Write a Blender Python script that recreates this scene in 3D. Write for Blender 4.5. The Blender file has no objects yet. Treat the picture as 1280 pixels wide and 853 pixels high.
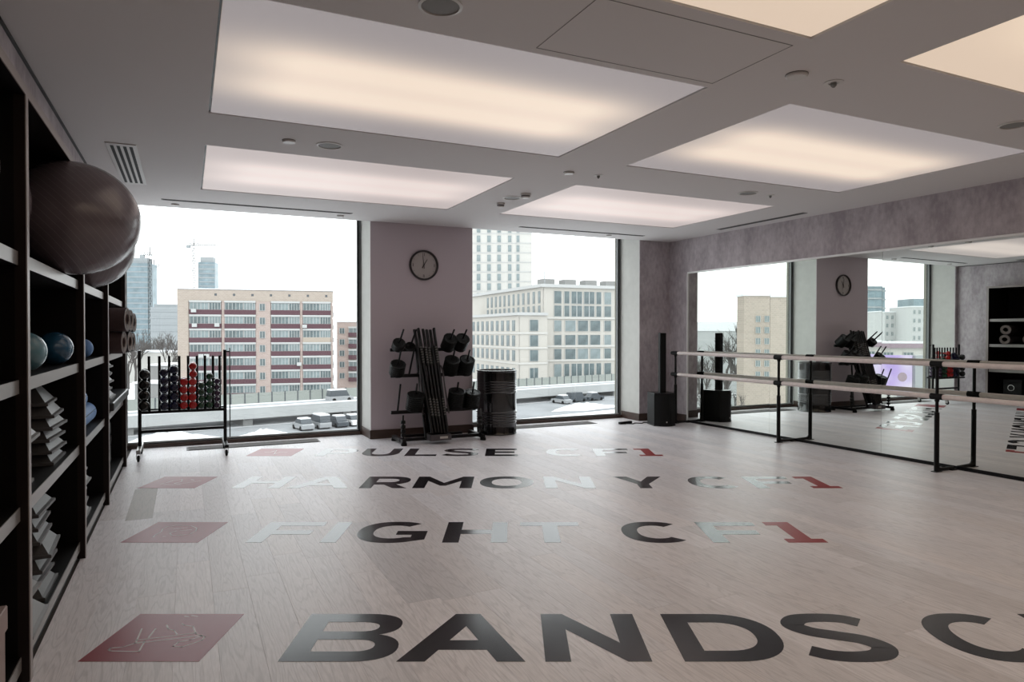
import bpy, bmesh, math, random
from mathutils import Vector, Matrix
random.seed(7)
PI = math.pi
sc = bpy.context.scene
COL = sc.collection

# ------------------------------------------------------------------ camera, sky, exposure
TH = math.atan(407 / 853.0)                       # the camera is turned to the right of the room's long axis
cam_d = bpy.data.cameras.new('camera'); cam = bpy.data.objects.new('camera', cam_d); COL.objects.link(cam)
cam_d.sensor_width = 36.0; cam_d.lens = 36.0 * 853 / 1280
cam_d.clip_start = 0.05; cam_d.clip_end = 3000
cam.location = (0, 0, 1.4)
cam.rotation_euler = (PI / 2 - math.atan(10.5 / 853), 0, -TH)
sc.camera = cam

wd = bpy.data.worlds.new('overcast_sky'); sc.world = wd; wd.use_nodes = True
bg = wd.node_tree.nodes['Background']
bg.inputs[0].default_value = (0.90, 0.925, 0.945, 1); bg.inputs[1].default_value = 2.6

vs = sc.view_settings
vs.view_transform = 'Standard'; vs.look = 'None'; vs.gamma = 1.0; vs.use_curve_mapping = False
vs.exposure = 0.18

def portal(name, loc, sx, sz):                    # helps the sampler find the sky through the window opening
    l = bpy.data.lights.new(name, 'AREA'); l.shape = 'RECTANGLE'; l.size = sx; l.size_y = sz
    l.cycles.is_portal = True
    o = bpy.data.objects.new(name, l); COL.objects.link(o); o.location = loc; o.rotation_euler = (-PI / 2, 0, 0)
portal('sky_portal', (0.74, 9.7, 1.5), 2.95, 3.2)
portal('sky_portal', (5.045, 9.7, 1.5), 2.9, 3.2)

# ------------------------------------------------------------------ helpers
def lin(c):
    if isinstance(c, str):
        c = c.lstrip('#'); c = [int(c[i:i + 2], 16) / 255 for i in (0, 2, 4)]
        return tuple(x / 12.92 if x <= 0.04045 else ((x + 0.055) / 1.055) ** 2.4 for x in c)
    return tuple(c)

MATS = {}
def mat(name, color, rough=0.5, metal=0.0, spec=0.5, coat=0.0, noise=0.0, nscale=8.0, bump=0.0, bscale=60.0, emit=None, estr=0.0):
    m = bpy.data.materials.new(name); m.use_nodes = True
    nt = m.node_tree; b = nt.nodes['Principled BSDF']
    c = lin(color)
    b.inputs['Base Color'].default_value = (*c, 1)
    b.inputs['Roughness'].default_value = rough; b.inputs['Metallic'].default_value = metal
    b.inputs['Specular IOR Level'].default_value = spec; b.inputs['Coat Weight'].default_value = coat
    b.inputs['Coat Roughness'].default_value = 0.08
    tc = nt.nodes.new('ShaderNodeTexCoord')
    if noise > 0:
        n = nt.nodes.new('ShaderNodeTexNoise'); n.inputs['Scale'].default_value = nscale; n.inputs['Detail'].default_value = 5
        nt.links.new(tc.outputs['Object'], n.inputs['Vector'])
        r = nt.nodes.new('ShaderNodeMapRange'); r.inputs[1].default_value = 0.3; r.inputs[2].default_value = 0.7
        r.inputs[3].default_value = 1 - noise; r.inputs[4].default_value = 1 + noise
        nt.links.new(n.outputs[0], r.inputs[0])
        mx = nt.nodes.new('ShaderNodeMix'); mx.data_type = 'RGBA'; mx.blend_type = 'MULTIPLY'; mx.inputs[0].default_value = 1
        mx.inputs[6].default_value = (*c, 1); nt.links.new(r.outputs[0], mx.inputs[7])
        nt.links.new(mx.outputs[2], b.inputs['Base Color'])
    if bump > 0:
        n2 = nt.nodes.new('ShaderNodeTexNoise'); n2.inputs['Scale'].default_value = bscale; n2.inputs['Detail'].default_value = 4
        nt.links.new(tc.outputs['Object'], n2.inputs['Vector'])
        bp = nt.nodes.new('ShaderNodeBump'); bp.inputs['Strength'].default_value = bump; bp.inputs['Distance'].default_value = 0.01
        nt.links.new(n2.outputs[0], bp.inputs['Height']); nt.links.new(bp.outputs[0], b.inputs['Normal'])
    if emit:
        b.inputs['Emission Color'].default_value = (*lin(emit), 1); b.inputs['Emission Strength'].default_value = estr
    MATS[name] = m
    return m

class MB:
    """collects geometry, then build() links it as one mesh object"""
    def __init__(s): s.v = []; s.f = []
    def add(s, vs, fs):
        o = len(s.v); s.v += [tuple(v) for v in vs]; s.f += [tuple(i + o for i in f) for f in fs]; return s
    def box(s, x0, x1, y0, y1, z0, z1):
        return s.add([(x, y, z) for x in (x0, x1) for y in (y0, y1) for z in (z0, z1)],
                     [(0, 1, 3, 2), (4, 6, 7, 5), (0, 4, 5, 1), (2, 3, 7, 6), (0, 2, 6, 4), (1, 5, 7, 3)])
    def bbox(s, x0, x1, y0, y1, z0, z1, r=0.004, seg=1):
        bm = bmesh.new(); bmesh.ops.create_cube(bm, size=1)
        for v in bm.verts:
            v.co = Vector((x0 + (v.co.x + .5) * (x1 - x0), y0 + (v.co.y + .5) * (y1 - y0), z0 + (v.co.z + .5) * (z1 - z0)))
        bmesh.ops.bevel(bm, geom=list(bm.edges), offset=r, segments=seg, affect='EDGES', profile=0.5)
        bm.verts.index_update()
        s.add([v.co[:] for v in bm.verts], [[v.index for v in f.verts] for f in bm.faces]); bm.free(); return s
    def tube(s, pts, r, n=10, caps=True):
        pts = [Vector(p) for p in pts]; rings = []; k = len(pts)
        rs = r if isinstance(r, (list, tuple)) else [r] * k
        up = None
        for i, p in enumerate(pts):
            t = (pts[min(i + 1, k - 1)] - pts[max(i - 1, 0)]).normalized()
            if up is None:
                up = t.orthogonal().normalized()
            else:
                up = (up - t * up.dot(t)).normalized()
            w = t.cross(up)
            rings.append([p + (up * math.cos(2 * PI * j / n) + w * math.sin(2 * PI * j / n)) * rs[i] for j in range(n)])
        vs = [v for rg in rings for v in rg]; fs = []
        for i in range(k - 1):
            for j in range(n):
                a = i * n + j; b = i * n + (j + 1) % n
                fs.append((a, b, b + n, a + n))
        if caps: fs += [tuple(reversed(range(n))), tuple(range((k - 1) * n, k * n))]
        return s.add(vs, fs)
    def lathe(s, prof, n=32, M=None):
        """prof: (r,z) list, closed at the ends when r==0"""
        vs = []; fs = []; rows = []
        for r, z in prof:
            if r < 1e-6: rows.append([len(vs)]); vs.append(Vector((0, 0, z)))
            else:
                rows.append(list(range(len(vs), len(vs) + n)))
                vs += [Vector((r * math.cos(2 * PI * j / n), r * math.sin(2 * PI * j / n), z)) for j in range(n)]
        for a, b in zip(rows, rows[1:]):
            for j in range(n):
                k = (j + 1) % n
                if len(a) == 1 and len(b) == 1: continue
                if len(a) == 1: fs.append((a[0], b[j], b[k]))
                elif len(b) == 1: fs.append((a[j], b[0], a[k]))
                else: fs.append((a[j], b[j], b[k], a[k]))
        if M is not None: vs = [M @ v for v in vs]
        return s.add(vs, fs)
    def prism(s, poly, z0, z1, M=None):
        n = len(poly)
        vs = [Vector((x, y, z0)) for x, y in poly] + [Vector((x, y, z1)) for x, y in poly]
        if M is not None: vs = [M @ v for v in vs]
        return s.add(vs, [tuple(reversed(range(n))), tuple(range(n, 2 * n))] + [(i, (i + 1) % n, n + (i + 1) % n, n + i) for i in range(n)])
    def mesh(s, name, m=None, smooth=False, ang=35):
        me = bpy.data.meshes.new(name); me.from_pydata(s.v, [], s.f); me.update()
        bm = bmesh.new(); bm.from_mesh(me); bmesh.ops.recalc_face_normals(bm, faces=bm.faces); bm.to_mesh(me); bm.free()
        if smooth:
            me.polygons.foreach_set('use_smooth', [True] * len(me.polygons))
            me.set_sharp_from_angle(angle=math.radians(ang))
        if m: me.materials.append(MATS[m] if isinstance(m, str) else m)
        return me
    def build(s, name, m=None, parent=None, smooth=False, loc=None, rot=None):
        return link(name, s.mesh(name, m, smooth), parent, loc, rot)

def link(name, me, parent=None, loc=None, rot=None):
    o = bpy.data.objects.new(name, me); COL.objects.link(o)
    if parent: o.parent = parent
    if loc is not None: o.location = loc
    if rot is not None: o.rotation_euler = rot
    return o
def tag(o, label, cat, group=None):
    o['label'] = label; o['category'] = cat
    if group: o['group'] = group
    return o
def thing(name, label, cat, loc=(0, 0, 0), rotz=0.0, group=None):
    o = bpy.data.objects.new(name, None); COL.objects.link(o); o.empty_display_size = 0.1
    o.location = loc; o.rotation_euler = (0, 0, rotz)
    return tag(o, label, cat, group)
def struct(o, label=None):
    o['kind'] = 'structure'
    if label: o['label'] = label
    return o
def align(p, d):
    """matrix that puts local z along d at p"""
    return Matrix.Translation(Vector(p)) @ Vector(d).normalized().to_track_quat('Z', 'Y').to_matrix().to_4x4()
ORD = ['lowest', 'second from the bottom', 'third from the bottom', 'fourth from the bottom', 'fifth from the bottom',
       'sixth from the bottom', 'seventh from the bottom', 'eighth from the bottom', 'ninth from the bottom', 'tenth from the bottom']
CT, ST = math.cos(TH), math.sin(TH)
def cr(lat, d):                                    # sideways and forward distance from the viewpoint -> room coordinates
    return (lat * CT + d * ST, -lat * ST + d * CT)

# ------------------------------------------------------------------ materials
def nodes(name):
    m = bpy.data.materials.new(name); m.use_nodes = True; MATS[name] = m
    return m, m.node_tree, m.node_tree.nodes['Principled BSDF'], m.node_tree.nodes.new, m.node_tree.links.new

def plank_material():
    m, nt, b, N, L = nodes('oak_plank')
    g = N('ShaderNodeNewGeometry'); oi = N('ShaderNodeObjectInfo')
    sx = N('ShaderNodeVectorMath'); sx.operation = 'MULTIPLY'; sx.inputs[1].default_value = (1.0, 0.085, 1.0); L(g.outputs['Position'], sx.inputs[0])
    off = N('ShaderNodeVectorMath'); off.operation = 'SCALE'; off.inputs[0].default_value = (17.0, 31.0, 9.0); L(oi.outputs['Random'], off.inputs['Scale'])
    ad = N('ShaderNodeVectorMath'); ad.operation = 'ADD'; L(sx.outputs[0], ad.inputs[0]); L(off.outputs[0], ad.inputs[1])
    n1 = N('ShaderNodeTexNoise'); n1.inputs['Scale'].default_value = 9.0; n1.inputs['Detail'].default_value = 2.5; L(ad.outputs[0], n1.inputs['Vector'])
    # growth rings: contour lines of the stretched noise
    mu = N('ShaderNodeMath'); mu.operation = 'MULTIPLY'; mu.inputs[1].default_value = 95.0; L(n1.outputs[0], mu.inputs[0])
    si = N('ShaderNodeMath'); si.operation = 'SINE'; L(mu.outputs[0], si.inputs[0])
    rr = N('ShaderNodeMapRange'); rr.inputs[1].default_value = 0.35; rr.inputs[2].default_value = 1.0; rr.inputs[3].default_value = 1.0; rr.inputs[4].default_value = 0.86; L(si.outputs[0], rr.inputs[0])
    n2 = N('ShaderNodeTexNoise'); n2.inputs['Scale'].default_value = 160.0; n2.inputs['Detail'].default_value = 3.0; L(ad.outputs[0], n2.inputs['Vector'])
    r2 = N('ShaderNodeMapRange'); r2.inputs[1].default_value = 0.3; r2.inputs[2].default_value = 0.7; r2.inputs[3].default_value = 0.90; r2.inputs[4].default_value = 1.06; L(n2.outputs[0], r2.inputs[0])
    m1 = N('ShaderNodeMath'); m1.operation = 'MULTIPLY'; L(rr.outputs[0], m1.inputs[0]); L(r2.outputs[0], m1.inputs[1])
    rt = N('ShaderNodeMapRange'); rt.inputs[3].default_value = 0.93; rt.inputs[4].default_value = 1.06; L(oi.outputs['Random'], rt.inputs[0])
    m2 = N('ShaderNodeMath'); m2.operation = 'MULTIPLY'; L(m1.outputs[0], m2.inputs[0]); L(rt.outputs[0], m2.inputs[1])
    mx = N('ShaderNodeMix'); mx.data_type = 'RGBA'; mx.blend_type = 'MULTIPLY'; mx.inputs[0].default_value = 1
    L(oi.outputs['Color'], mx.inputs[6]); L(m2.outputs[0], mx.inputs[7]); L(mx.outputs[2], b.inputs['Base Color'])
    b.inputs['Roughness'].default_value = 0.40; b.inputs['Specular IOR Level'].default_value = 0.5
    bp = N('ShaderNodeBump'); bp.inputs['Strength'].default_value = 0.10; bp.inputs['Distance'].default_value = 0.002
    L(m1.outputs[0], bp.inputs['Height']); L(bp.outputs[0], b.inputs['Normal'])
plank_material()
OAK = (0.82, 0.795, 0.82)

def plaster_material(name, c1, c2, scale=1.0):
    m, nt, b, N, L = nodes(name)
    tc = N('ShaderNodeNewGeometry')
    st = N('ShaderNodeVectorMath'); st.operation = 'MULTIPLY'; st.inputs[1].default_value = (1, 1, 0.55); L(tc.outputs['Position'], st.inputs[0])
    n = N('ShaderNodeTexNoise'); n.inputs['Scale'].default_value = 3.2 * scale; n.inputs['Detail'].default_value = 9; n.inputs['Roughness'].default_value = 0.68
    L(st.outputs[0], n.inputs['Vector'])
    n2 = N('ShaderNodeTexNoise'); n2.inputs['Scale'].default_value = 22 * scale; n2.inputs['Detail'].default_value = 6; L(st.outputs[0], n2.inputs['Vector'])
    av = N('ShaderNodeMath'); av.operation = 'MULTIPLY_ADD'; av.inputs[1].default_value = 0.45; L(n2.outputs[0], av.inputs[0]); L(n.outputs[0], av.inputs[2])
    cr_ = N('ShaderNodeValToRGB'); cr_.color_ramp.elements[0].position = 0.58; cr_.color_ramp.elements[1].position = 0.88
    cr_.color_ramp.elements[0].color = (*c1, 1); cr_.color_ramp.elements[1].color = (*c2, 1)
    L(av.outputs[0], cr_.inputs[0]); L(cr_.outputs[0], b.inputs['Base Color'])
    b.inputs['Roughness'].default_value = 0.55; b.inputs['Specular IOR Level'].default_value = 0.35
    bp = N('ShaderNodeBump'); bp.inputs['Strength'].default_value = 0.15; bp.inputs['Distance'].default_value = 0.01; L(av.outputs[0], bp.inputs['Height']); L(bp.outputs[0], b.inputs['Normal'])
plaster_material('plaster', (0.36, 0.315, 0.335), (0.56, 0.51, 0.53))
mat('wall_paint', (0.58, 0.51, 0.545), 0.7, spec=0.25)
mat('reveal_paint', (0.60, 0.60, 0.57), 0.7, spec=0.25, noise=0.04)
mat('ceiling_paint', (0.74, 0.715, 0.71), 0.8, spec=0.2)
mat('subfloor', (0.06, 0.05, 0.045), 0.9)
mat('dark_wood', (0.060, 0.035, 0.026), 0.45, noise=0.2, nscale=14)
mat('black_metal', (0.004, 0.004, 0.0045), 0.38, spec=0.25)
mat('black_rubber', (0.005, 0.005, 0.005), 0.6, spec=0.2)
mat('frame_grey', (0.16, 0.165, 0.165), 0.45)
mat('frame_black', (0.012, 0.013, 0.013), 0.45)
mat('chrome', (0.75, 0.75, 0.75), 0.12, metal=1.0)
mat('mirror', (0.80, 0.835, 0.80), 0.0, metal=1.0)
mat('chrome_glare_white', (0.80, 0.80, 0.79), 0.35, metal=0.3)  # whitish base stands in for the window's reflection in the chrome edging
mat('mirror_edge', (0.05, 0.07, 0.06), 0.2)
mat('black_vinyl', (0.020, 0.017, 0.020), 0.17, spec=0.34)
mat('red_vinyl', (0.33, 0.022, 0.024), 0.32, spec=0.25)
mat('crimson_vinyl', (0.28, 0.028, 0.042), 0.35, spec=0.38)
mat('white_vinyl', (0.75, 0.72, 0.72), 0.4, spec=0.4)
mat('shelf_black', (0.003, 0.0025, 0.0025), 0.5, spec=0.2, noise=0.3, nscale=30)
mat('shelf_edge', (0.30, 0.285, 0.275), 0.35, metal=0.35)
mat('upright_edge', (0.34, 0.30, 0.29), 0.4, metal=0.2)
mat('shelf_lit_brown', (0.013, 0.008, 0.007), 0.5, spec=0.25)  # the black shelf as it looks where light reaches it
mat('plinth', (0.05, 0.06, 0.065), 0.4)
mat('black_gloss', (0.006, 0.006, 0.007), 0.10, spec=0.6, coat=0.6)
mat('plate_rubber', (0.0045, 0.0055, 0.005), 0.42, spec=0.28)
mat('bar_steel', (0.006, 0.006, 0.006), 0.35, spec=0.3)
mat('knurl', (0.16, 0.155, 0.145), 0.4)
mat('hoop_grey', (0.10, 0.09, 0.095), 0.3, metal=0.4)
mat('barre_wood', (0.80, 0.71, 0.68), 0.35, noise=0.06, nscale=25)
mat('speaker_black', (0.005, 0.0055, 0.0055), 0.55, spec=0.22, bump=0.1, bscale=300)
mat('vent_white', (0.62, 0.60, 0.585), 0.5)
mat('vent_black', (0.006, 0.006, 0.006), 0.8)
mat('vent_grey', (0.20, 0.19, 0.185), 0.6)
mat('sensor_white', (0.68, 0.66, 0.64), 0.4)
mat('sensor_dark', (0.08, 0.07, 0.07), 0.4)
mat('speaker_grille', (0.25, 0.25, 0.24), 0.6)
mat('clock_face', (0.44, 0.40, 0.385), 0.5)
mat('clock_rim', (0.02, 0.015, 0.016), 0.35)
mat('clock_mark', (0.05, 0.04, 0.045), 0.5)
mat('blue_ball', (0.020, 0.085, 0.16), 0.22, coat=0.3, noise=0.35, nscale=9)
mat('teal_ball', (0.10, 0.22, 0.27), 0.25, coat=0.3, noise=0.25, nscale=9)
mat('foam_blue', (0.11, 0.24, 0.50), 0.6, noise=0.08, nscale=12)
mat('mat_brown', (0.085, 0.055, 0.055), 0.6, noise=0.1, nscale=30)
mat('mat_edge', (0.26, 0.22, 0.20), 0.6)
mat('mat_dark', (0.035, 0.026, 0.027), 0.6)
mat('step_grey', (0.085, 0.085, 0.088), 0.45, bump=0.1, bscale=150)
mat('step_light', (0.22, 0.225, 0.225), 0.45, bump=0.1, bscale=150)
mat('step_black', (0.03, 0.033, 0.037), 0.3)
mat('box_wood', (0.36, 0.28, 0.265), 0.6, noise=0.08, nscale=12)
mat('box_brown', (0.16, 0.085, 0.065), 0.6, noise=0.1, nscale=12)
mat('db_black', (0.008, 0.009, 0.008), 0.10, coat=0.5)
mat('db_blue', (0.006, 0.008, 0.032), 0.12, coat=0.5)
mat('db_red', (0.42, 0.012, 0.012), 0.15, coat=0.5)
mat('db_green', (0.008, 0.045, 0.020), 0.12, coat=0.5)
mat('db_purple', (0.030, 0.012, 0.040), 0.12, coat=0.5)
mat('caster_metal', (0.45, 0.44, 0.43), 0.3, metal=0.7)
mat('white_label', (0.6, 0.58, 0.55), 0.5)
# outdoors
mat('snow', (0.66, 0.67, 0.685), 0.9, spec=0.1, noise=0.05, nscale=0.08)
mat('road', (0.25, 0.26, 0.27), 0.9, spec=0.1, noise=0.18, nscale=0.12)
mat('concrete_pale', (0.40, 0.41, 0.41), 0.9, spec=0.1, noise=0.06, nscale=0.3)
mat('facade_stone', (0.26, 0.25, 0.21), 0.9, spec=0.1, noise=0.08, nscale=2.0)
mat('barrier_glass', (0.27, 0.29, 0.27), 0.5, spec=0.2)
mat('steel_grey', (0.25, 0.26, 0.27), 0.5)
def brick_material(name, c1, c2, c3, s):
    m, nt, b, N, L = nodes(name)
    tc = N('ShaderNodeTexCoord'); mp = N('ShaderNodeMapping'); mp.inputs['Rotation'].default_value = (PI / 2, 0, 0)
    L(tc.outputs['Object'], mp.inputs[0])
    br = N('ShaderNodeTexBrick'); br.inputs['Scale'].default_value = s
    br.inputs['Color1'].default_value = (*c1, 1); br.inputs['Color2'].default_value = (*c2, 1); br.inputs['Mortar'].default_value = (*c3, 1)
    L(mp.outputs[0], br.inputs['Vector']); L(br.outputs[0], b.inputs['Base Color']); b.inputs['Roughness'].default_value = 0.9
    b.inputs['Specular IOR Level'].default_value = 0.1
brick_material('brick_tan', (0.38, 0.325, 0.28), (0.34, 0.29, 0.25), (0.42, 0.37, 0.33), 0.9)
brick_material('brick_pink', (0.39, 0.315, 0.285), (0.35, 0.28, 0.255), (0.42, 0.36, 0.33), 0.9)
mat('maroon_panel', (0.105, 0.060, 0.070), 0.8, spec=0.1)
mat('tan_panel', (0.36, 0.31, 0.26), 0.8, spec=0.1)
mat('far_glass', (0.11, 0.14, 0.145), 0.2, spec=0.35, noise=0.5, nscale=0.35)
mat('pale_glass', (0.19, 0.23, 0.235), 0.2, spec=0.35, noise=0.3, nscale=0.4)
mat('window_white', (0.42, 0.43, 0.425), 0.7)
mat('beige_render', (0.45, 0.43, 0.395), 0.9, spec=0.1, noise=0.03, nscale=0.2)
mat('cream_render', (0.48, 0.47, 0.445), 0.9, spec=0.1)
mat('white_render', (0.43, 0.435, 0.43), 0.9, spec=0.1)
mat('tower_glass', (0.18, 0.235, 0.26), 0.3, spec=0.3, noise=0.2, nscale=0.2)  # paleness of distance haze is put into this colour
mat('tower_concrete', (0.27, 0.29, 0.30), 0.8)  # likewise paled in its colour for the distance haze
mat('crane_steel', (0.05, 0.05, 0.05), 0.8, spec=0.1)
mat('bark', (0.10, 0.092, 0.088), 0.9, spec=0.1)
mat('wall_grey', (0.24, 0.24, 0.235), 0.9, spec=0.1)
mat('roof_mauve', (0.26, 0.20, 0.23), 0.9)
mat('car_dark', (0.06, 0.07, 0.08), 0.3)
mat('car_grey', (0.30, 0.31, 0.32), 0.3)
mat('car_white', (0.72, 0.72, 0.72), 0.3)

def pane_material():
    m, nt, b, N, L = nodes('window_glass')
    out = nt.nodes['Material Output']; nt.nodes.remove(b)
    lw = N('ShaderNodeLayerWeight'); lw.inputs[0].default_value = 0.5
    p = N('ShaderNodeMath'); p.operation = 'POWER'; p.inputs[1].default_value = 5; L(lw.outputs['Facing'], p.inputs[0])
    a = N('ShaderNodeMath'); a.operation = 'MULTIPLY_ADD'; a.inputs[1].default_value = 0.90; a.inputs[2].default_value = 0.035; L(p.outputs[0], a.inputs[0])
    t = N('ShaderNodeBsdfTransparent'); t.inputs[0].default_value = (0.975, 0.99, 0.985, 1)
    g = N('ShaderNodeBsdfGlossy'); g.inputs['Roughness'].default_value = 0.0
    mx = N('ShaderNodeMixShader'); L(a.outputs[0], mx.inputs[0]); L(t.outputs[0], mx.inputs[1]); L(g.outputs[0], mx.inputs[2]); L(mx.outputs[0], out.inputs[0])
pane_material()

def light_material(name, hot, cool, s):
    """lamp fabric: two tubes glow through it along the panel"""
    m, nt, b, N, L = nodes(name)
    out = nt.nodes['Material Output']
    tc = N('ShaderNodeTexCoord'); sp = N('ShaderNodeSeparateXYZ'); L(tc.outputs['Object'], sp.inputs[0])
    def gauss(sock, c, w):
        a = N('ShaderNodeMath'); a.operation = 'SUBTRACT'; a.inputs[1].default_value = c; L(sock, a.inputs[0])
        d = N('ShaderNodeMath'); d.operation = 'DIVIDE'; d.inputs[1].default_value = w; L(a.outputs[0], d.inputs[0])
        q = N('ShaderNodeMath'); q.operation = 'POWER'; q.inputs[1].default_value = 2; L(d.outputs[0], q.inputs[0])
        n = N('ShaderNodeMath'); n.operation = 'MULTIPLY'; n.inputs[1].default_value = -1; L(q.outputs[0], n.inputs[0])
        e = N('ShaderNodeMath'); e.operation = 'EXPONENT'; L(n.outputs[0], e.inputs[0]); return e.outputs[0]
    g1 = gauss(sp.outputs[1], -0.22, 0.26); g2 = gauss(sp.outputs[1], 0.24, 0.26)
    ad = N('ShaderNodeMath'); ad.operation = 'ADD'; L(g1, ad.inputs[0]); L(g2, ad.inputs[1])
    ax = N('ShaderNodeMath'); ax.operation = 'ABSOLUTE'; L(sp.outputs[0], ax.inputs[0])
    ex = N('ShaderNodeMapRange'); ex.interpolation_type = 'SMOOTHSTEP'; ex.inputs[1].default_value = 0.85; ex.inputs[2].default_value = 1.4; ex.inputs[3].default_value = 1; ex.inputs[4].default_value = 0.3; L(ax.outputs[0], ex.inputs[0])
    mu = N('ShaderNodeMath'); mu.operation = 'MULTIPLY'; mu.use_clamp = True; L(ad.outputs[0], mu.inputs[0]); L(ex.outputs[0], mu.inputs[1])
    mx = N('ShaderNodeMix'); mx.data_type = 'RGBA'; L(mu.outputs[0], mx.inputs[0]); mx.inputs[6].default_value = (*cool, 1); mx.inputs[7].default_value = (*hot, 1)
    b.inputs['Base Color'].default_value = (0.35, 0.33, 0.32, 1); b.inputs['Roughness'].default_value = 0.6
    L(mx.outputs[2], b.inputs['Emission Color']); b.inputs['Emission Strength'].default_value = s
light_material('lamp_warm', (0.84, 0.69, 0.56), (0.26, 0.235, 0.24), 0.86)
light_material('lamp_far', (0.74, 0.63, 0.59), (0.42, 0.36, 0.35), 0.85)  # whiter glow includes the daylight reflected on the panels by the windows
light_material('lamp_near', (0.84, 0.67, 0.50), (0.60, 0.47, 0.36), 0.94)

def ball_material():
    m, nt, b, N, L = nodes('yoga_ball')
    tc = N('ShaderNodeTexCoord'); mp = N('ShaderNodeMapping'); mp.inputs['Rotation'].default_value = (0.5, 0.75, 0.2); L(tc.outputs['Object'], mp.inputs[0])
    w = N('ShaderNodeTexWave'); w.wave_type = 'BANDS'; w.bands_direction = 'X'; w.inputs['Scale'].default_value = 11; w.inputs['Distortion'].default_value = 0.6; w.inputs['Detail Scale'].default_value = 0.6
    L(mp.outputs[0], w.inputs[0])
    r = N('ShaderNodeMapRange'); r.inputs[1].default_value = 0.95; r.inputs[2].default_value = 1.0; r.inputs[3].default_value = 0; r.inputs[4].default_value = 0.7; L(w.outputs[1], r.inputs[0])
    mx = N('ShaderNodeMix'); mx.data_type = 'RGBA'; mx.inputs[6].default_value = (0.155, 0.128, 0.142, 1); mx.inputs[7].default_value = (0.22, 0.185, 0.20, 1)
    L(r.outputs[0], mx.inputs[0]); L(mx.outputs[2], b.inputs['Base Color'])
    bp = N('ShaderNodeBump'); bp.inputs['Strength'].default_value = 0.12; bp.inputs['Distance'].default_value = 0.003; L(r.outputs[0], bp.inputs['Height']); L(bp.outputs[0], b.inputs['Normal'])
    b.inputs['Roughness'].default_value = 0.24; b.inputs['Specular IOR Level'].default_value = 0.8
ball_material()

# ------------------------------------------------------------------ room shell
XL, XR, YB, YF, ZC = -0.78, 7.10, 8.88, -3.2, 2.86      # left wall, mirror wall, pillar face, wall behind the viewpoint, ceiling
YG = 9.42                                                # glass plane
SX, SB, SY0, SY1 = -0.57, -1.30, 0.05, 8.19              # shelving: front, back, near end, far end

floor = struct(MB().box(XL - 0.6, XR + 0.15, YF, 9.55, -0.15, -0.012).build('floor', 'subfloor'), 'pale whitewashed oak plank floor')
# planks: laid along the room, about 0.18 m wide
pm = MB(); W = 0.1799; e = 0.0007
pm.v = [(0, 0, -.012), (W, 0, -.012), (W, 1, -.012), (0, 1, -.012), (0, 0, -e), (W, 0, -e), (W, 1, -e), (0, 1, -e),
        (e, e, 0), (W - e, e, 0), (W - e, 1 - e, 0), (e, 1 - e, 0)]
pm.f = [(0, 1, 5, 4), (1, 2, 6, 5), (2, 3, 7, 6), (3, 0, 4, 7), (4, 5, 9, 8), (5, 6, 10, 9), (6, 7, 11, 10), (7, 4, 8, 11), (8, 9, 10, 11)]
plank_me = pm.mesh('plank', 'oak_plank')
ncol = 43; x0 = -0.60; cnt = 0
rest = MB(); DARK = (-0.30, 6.3)
for c in range(ncol):
    x = x0 + c * 0.1802
    if x > 7.09: break
    y = 1.0 - random.uniform(0, 1.2)
    while y < 9.36:
        ln = random.uniform(1.15, 2.0)
        if abs(x + W / 2 - DARK[0]) < 0.09:             # the column with the darker board
            ln = next(b_ for b_ in (1.3, 2.9, 4.4, 5.80, 6.92, 8.2, 9.36) if b_ > y + .01) - y
        if y + ln > 9.36 or 9.36 - (y + ln) < 0.5: ln = 9.36 - y
        if ln > 2.5: ln = 1.6
        vis = (y + ln) > 1.3 + max(0, (x - 3) * 0.45)
        if vis and cnt < 298:
            o = link('plank', plank_me, floor, (x, y, 0)); o.scale = (min(1.0, (7.09 - x) / W), ln - 0.0008, 1)
            k = random.gauss(1.0, 0.035); w = random.uniform(-0.012, 0.012)
            if random.random() < 0.04: k *= 0.95
            o.color = (OAK[0] * k * (1 + w), OAK[1] * k, OAK[2] * k * (1 - w), 1)
            if abs(x + W / 2 - DARK[0]) < 0.09 and y < DARK[1] < y + ln: o.color = (0.40, 0.35, 0.315, 1)
            cnt += 1
        else:
            rest.box(x, x + W, y, y + ln - 0.001, -0.012, 0)
        y += ln
    y = 1.0 - 1.3
    rest.box(x, x + W, YF, -0.21, -0.012, 0)
ro = rest.build('plank_field', 'oak_plank', floor); ro['kind'] = 'stuff'; ro.color = (*OAK, 1)

# ceiling with openings for the light panels
PX = [(0.14, 2.81), (3.48, 6.15)]
PY = [(7.66, 5.83), (4.98, 3.18), (2.44, 0.60), (-0.25, -2.05)]
holes = [(a[0], a[1], b[1], b[0]) for a in PX for b in PY]
def slab_with_holes(xs, ys, holes, z0, z1):
    mb = MB()
    xs = sorted(set(xs + [h[i] for h in holes for i in (0, 1)])); ys = sorted(set(ys + [h[i] for h in holes for i in (2, 3)]))
    for xa, xb in zip(xs, xs[1:]):
        for ya, yb in zip(ys, ys[1:]):
            cx, cy = (xa + xb) / 2, (ya + yb) / 2
            if any(h[0] < cx < h[1] and h[2] < cy < h[3] for h in holes): continue
            mb.box(xa, xb, ya, yb, z0, z1)
    return mb
ceiling = struct(slab_with_holes([XL - 0.6, XR + 0.15], [YF, 8.9], holes, ZC, ZC + 0.12).build('ceiling', 'ceiling_paint'), 'white plaster ceiling with openings for the light panels')
MB().box(XL - 0.6, XR + 0.15, YF, 9.9, ZC + 0.26, ZC + 0.36).build('slab_above', 'ceiling_paint', ceiling)
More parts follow.
